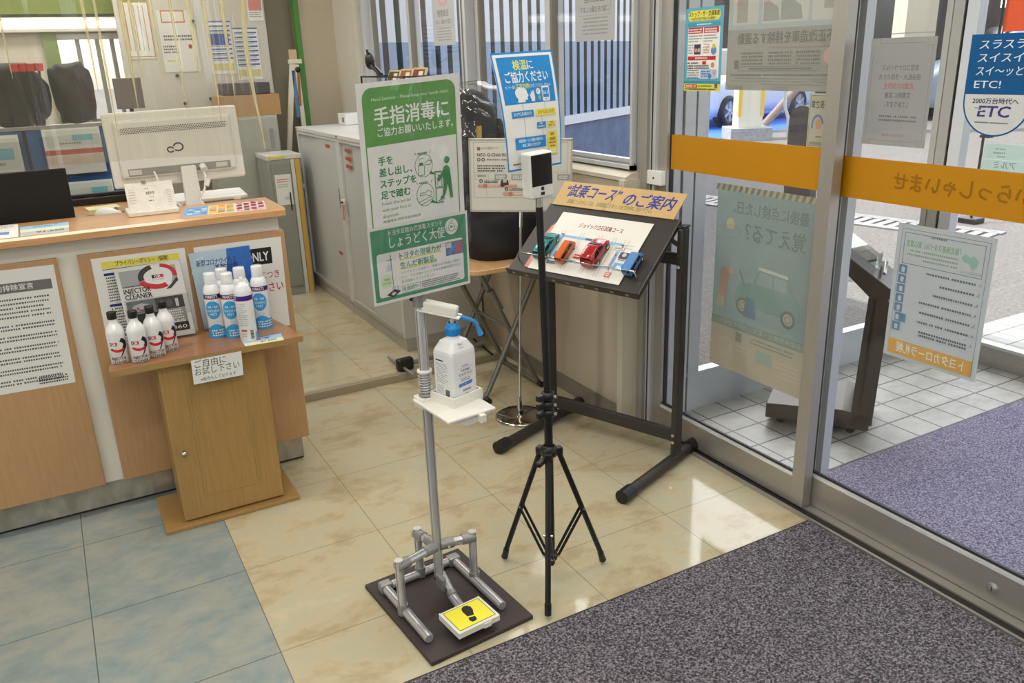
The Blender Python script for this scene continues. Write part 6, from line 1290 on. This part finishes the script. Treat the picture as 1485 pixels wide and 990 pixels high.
    S.rows(36, 212, 130, 2, 11, 5, K3); S.text('トヨタカローラ札幌', 105, 262, 10, (200, 140, 130), .01, w=72, a='c')
    for x, y in ((0, 0), (180, 0), (0, 275), (180, 275)): S.rect(x, y, 30, 22, (176, 174, 170))
    up('ventilation_notice', 'white ventilation notice seen mirrored on the sliding door', S, 2.2872, -.718, -.926, 1.255, 1.551)
    S = Sheet(297, 405, tp('white_laminated_notice', (206, 208, 208)), mirror=True); FR = (130, 144, 166); S.frame(14, 14, 269, 380, 1.4, FR); S.frame(26, 24, 246, 92, 2, FR); S.rows(140, 26, 50, 1, 8, 5, K3); S.text('「新北海道スタイル」安心宣言', 96, 44, 21, (134, 178, 136), .02, w=168); S.rows(100, 72, 160, 3, 12, 5, (150, 176, 156)); S.poly([(40, 70), (56, 56), (66, 64), (80, 54), (92, 66), (84, 78), (66, 82), (56, 98), (44, 86)], (160, 196, 186)); S.text('新北海道スタイル', 30, 100, 11, (160, 176, 170), .01, w=60)
    for k, w_ in enumerate((150, 106, 120, 160, 156, 160, 150)):
        y = 124+k*29; S.rows(40, y+6, w_, 2 if k == 6 else 1, 10, 6, (110, 112, 116), .05); S.text('%d、' % (k+1), 24, y+2, 12, (110, 112, 116), .01); S.rect(252-(16 if k == 5 else 0), y-4, 34+(10 if k == 5 else 0)-8, 26, (112, 148, 180)); S.circ(264, y+8, 6, (206, 214, 220)); S.rect(259, y+10, 10, 8, (206, 214, 220))
    S.rect(14, 348, 269, 46, (226, 176, 96)); S.text('トヨタカローラ札幌', 40, 353, 34, (240, 238, 230), .02, w=214)
    up('safety_declaration', 'laminated safety declaration with an orange foot, mirrored on the sliding door', S, 2.2872, -.877, -1.173, .632, 1.04, cat='notice')
    # round bottomed sticker, readable from the room
    cx, w_, top, h = -1.120, .090, 1.550, .250; S = Sheet(180, 250, M_gloss); BB = (0, 84, 140)
    p = [(0, 0), (180, 0), (180, 160)]+ell(90, 160, 90, 90, 20, 0, 180)[1:]
    S.items = []; S.poly(p, BB); S.poly([(4, 146), (176, 146), (176, 160)]+ell(90, 160, 86, 86, 20, 0, 180)[1:], (206, 208, 208))
    for k, s in enumerate(('スラスラ', 'スイスイ', 'スイ〜ッと', 'ETC!')): S.text(s, 24, 12+k*32, 26, (222, 228, 232), .012, w=(118, 116, 120, 70)[k], slant=.1 if k < 3 else 0)
    S.text('2000万台時代へ', 26, 154, 16, (40, 40, 70), .025, w=120); PU = (70, 58, 130); S.text('ETC', 44, 168, 38, PU, .045, w=82, slant=.12); S.rect(36, 184, 20, 3, (206, 208, 208)); S.rect(34, 178, 16, 3, (150, 150, 180)); S.rows(40, 214, 90, 1, 6, 3, (90, 90, 130))
    fn = quad((2.2755, cx+w_, top), (2.2755, cx-w_, top), (2.2755, cx-w_, top-h), (2.2755, cx+w_, top-h), 180, 250)
    m = MB(); m.prism([(cx+w_-q[0]*.001, top-q[1]*.001) for q in p], (2.2755, 0, 0), (0, 1, 0), (0, 0, 1), (.0008, 0, 0), ink(BB))
    for vs, fs, c, n in S.items: m.add([fn(a, b, .0002+.00005*n) for a, b in vs], fs, ink(c))
    o = part('toll_sticker', m, None, (2.2755, cx, top-h)); tag(o, 'large blue round bottomed sticker with white lettering on the sliding door', 'sticker')
    S = Sheet(420, 110, mat('orange_glass_film', (192, 132, 14)), mirror=True); S.items = []; S.text('いらっしゃいませ', 0, 18, 56, (150, 100, 8), .03, w=395); fn = quad((2.2748, -.828, 1.205), (2.2748, -1.248, 1.205), (2.2748, -1.248, 1.095), (2.2748, -.828, 1.095), 420, 110); m = MB()
    for vs, fs, c, n in S.items: m.add([fn(420-a, b, .0002+.00005*n) for a, b in vs], fs, ink(c))
    bnd = [o for o in bpy.data.objects if o.name == 'door_2'][0]; q = part('greeting_lettering', m, None, (2.2748, -1.0, 1.1)); q.parent = bnd; q.location = V((2.2748, -1.0, 1.1))-WL['door_2']
    # notices on the windows, facing out
    for y0, y1, z0, z1, txt, lab in ((2.155, 1.868, 1.612, 2.02, '全面禁煙', 'white no smoking notice seen mirrored on the rear window pane'), (.690, .408, 1.588, 1.99, '全面禁煙', 'white no smoking notice seen mirrored on the near window pane')):
        S = Sheet(290, 410, tp('window_notice_paper', (196, 196, 194)), mirror=True); S.frame(30, 10, 230, 300, 1.5, (170, 170, 168)); S.ring(145, 130, 78, 16, (206, 160, 156)); S.line(92, 78, 198, 184, 14, (206, 160, 156)); S.rect(100, 120, 90, 16, (150, 148, 146)); S.text(txt, 145, 222, 40, (150, 140, 134), .03, w=150, a='c'); S.text('ご協力をお願いします', 145, 274, 26, (150, 140, 134), .02, w=210, a='c'); S.rows(50, 318, 190, 5, 15, 6, (160, 158, 156))
        up('no_smoking_notice', lab, S, 2.19 if y0 > 1 else 2.19, y0, y1, z0, z1, cat='notice')
    S = Sheet(260, 150, tp('pale_green_notice_paper', (186, 200, 194)), mirror=True); S.rect(0, 74, 260, 2, WHITE); S.rows(150, 20, 60, 3, 18, 8, (140, 156, 150)); S.text('アルミ', 90, 80, 40, (130, 146, 140), .02); S.rect(170, 40, 40, 7, (140, 156, 150))
    up('street_notice', 'pale green notice on the outer vestibule glass, seen from behind', S, 4.0555, -.012, -.262, .93, 1.075, cat='notice')
door_posters()

# ------------------------------------------------------------------ entrance mats, brochure podium in the porch
def mats():
    for name, lab, x0, x1, y0, y1, mm in (('entrance_mat', 'dark grey looped entrance mat inside the sliding door', -.6, 2.186, -3.0, -.742, M_mat), ('porch_mat', 'violet grey looped mat outside on the tiled porch', 2.37, 4.0, -3.2, -.536, M_matout)):
        t = thing(name, lab, 'mat', ((x0+x1)/2, (y0+y1)/2, 0))
        m = MB(); m.box(x0, x1, y0, y1, .0005, .004, M_rubber); part('rubber_edge', m, t)
        m = MB(); e = .010; m.box(x0+e, x1-e, y0+e, y1-e, .004, .0085, mm); part('pile', m, t)
mats()
def podium():
    p = V((.58, -.81, 0)).normalized(); q = V((.81, .58, 0)).normalized(); O = V((2.632, -.10, 0)); Z = V((0, 0, 1))
    t = thing('brochure_podium', 'dark brown slanted brochure podium on the tiled porch', 'podium', O+p*.2+q*.16)
    db = mat('dark_bronze_steel', (78, 70, 64), .4, metal=.35)
    A = lambda a, b, z: O+p*a+q*b+Z*z
    m = MB(); m.prism([(0, .035), (.41, .035), (.41, .10), (.30, .115), (.0, .10)], O, p, Z, q*.34, db, .003); part('base', m, t)
    m = MB()
    for b in (0.0, .31): m.prism([(.335, .06), (.42, .06), (.435, .575), (.415, .625), (.355, .60)], O+q*b, p, Z, q*.03, db, .002)
    m.prism([(.36, .10), (.372, .10), (.385, .60), (.373, .60)], O, p, Z, q*.34, db); part('column', m, t)
    m = MB(); m.prism([(.445, .60), (.452, .625), (.10, .88), (.088, .86), (.36, .60)], O, p, Z, q*.34, db, .003); part('top_shelf', m, t)
    m = MB(); s = (V((0, 0, 0))+p*-.35+Z*.255).normalized(); n = (p*.255+Z*.35).normalized()
    m.obox(A(.27, .17, .785), (s, q, n), (.14, .13, .0015), M_acryl); m.obox(A(.375, .17, .71), (s, q, n), (.003, .13, .012), M_acryl); m.obox(A(.40, .17, .685), (s, q, n), (.008, .10, .006), M_chrome, .003); part('brochure_holder', m, t)
    m = MB()
    for a, b in ((.06, .05), (.06, .29), (.34, .05), (.34, .29)): m.cyl(A(a, b-.012, .0185), A(a, b+.012, .0185), .0185, M_black, 14)
    part('casters', m, t)
podium()

# ------------------------------------------------------------------ ceiling lamps
def lamps():
    n = 0
    first = None
    for x, y in ((-2.4, -3.6), (.1, -3.6), (-2.4, -1.6), (.1, -1.6), (1.45, -.5), (1.5, -2.5), (-2.4, .6), (.1, .4), (1.3, 1.9), (-1.2, 2.7), (.4, 3.4)):
        t = thing('ceiling_lamp', 'white twin tube ceiling lamp fitting overhead', 'lamp', (x, y, 2.7), 'twin tube ceiling lamps')
        m = MB(); m.box(x-.62, x+.62, y-.12, y+.12, 2.67, 2.7, M_whitep, .004); part('housing', m, t)
        for s in (-.055, .055):
            m = MB(); m.cyl((x-.58, y+s, 2.645), (x+.58, y+s, 2.645), .015, mat('fluorescent_tube', (255, 250, 238), .4, emit=(255, 248, 232), estr=TUBE_EMIT), 12); part('tube', m, t)
        L = bpy.data.lights.new('lamp_light', 'AREA'); L.shape = 'RECTANGLE'; L.size = 1.2; L.size_y = .22; L.energy = CEIL_LIGHT; L.color = (1, .975, .93)
        o = bpy.data.objects.new('lamp_light', L); COL.objects.link(o); o.location = (x, y, 2.62); o.parent = t; o.location = (0, 0, -.08)
lamps()
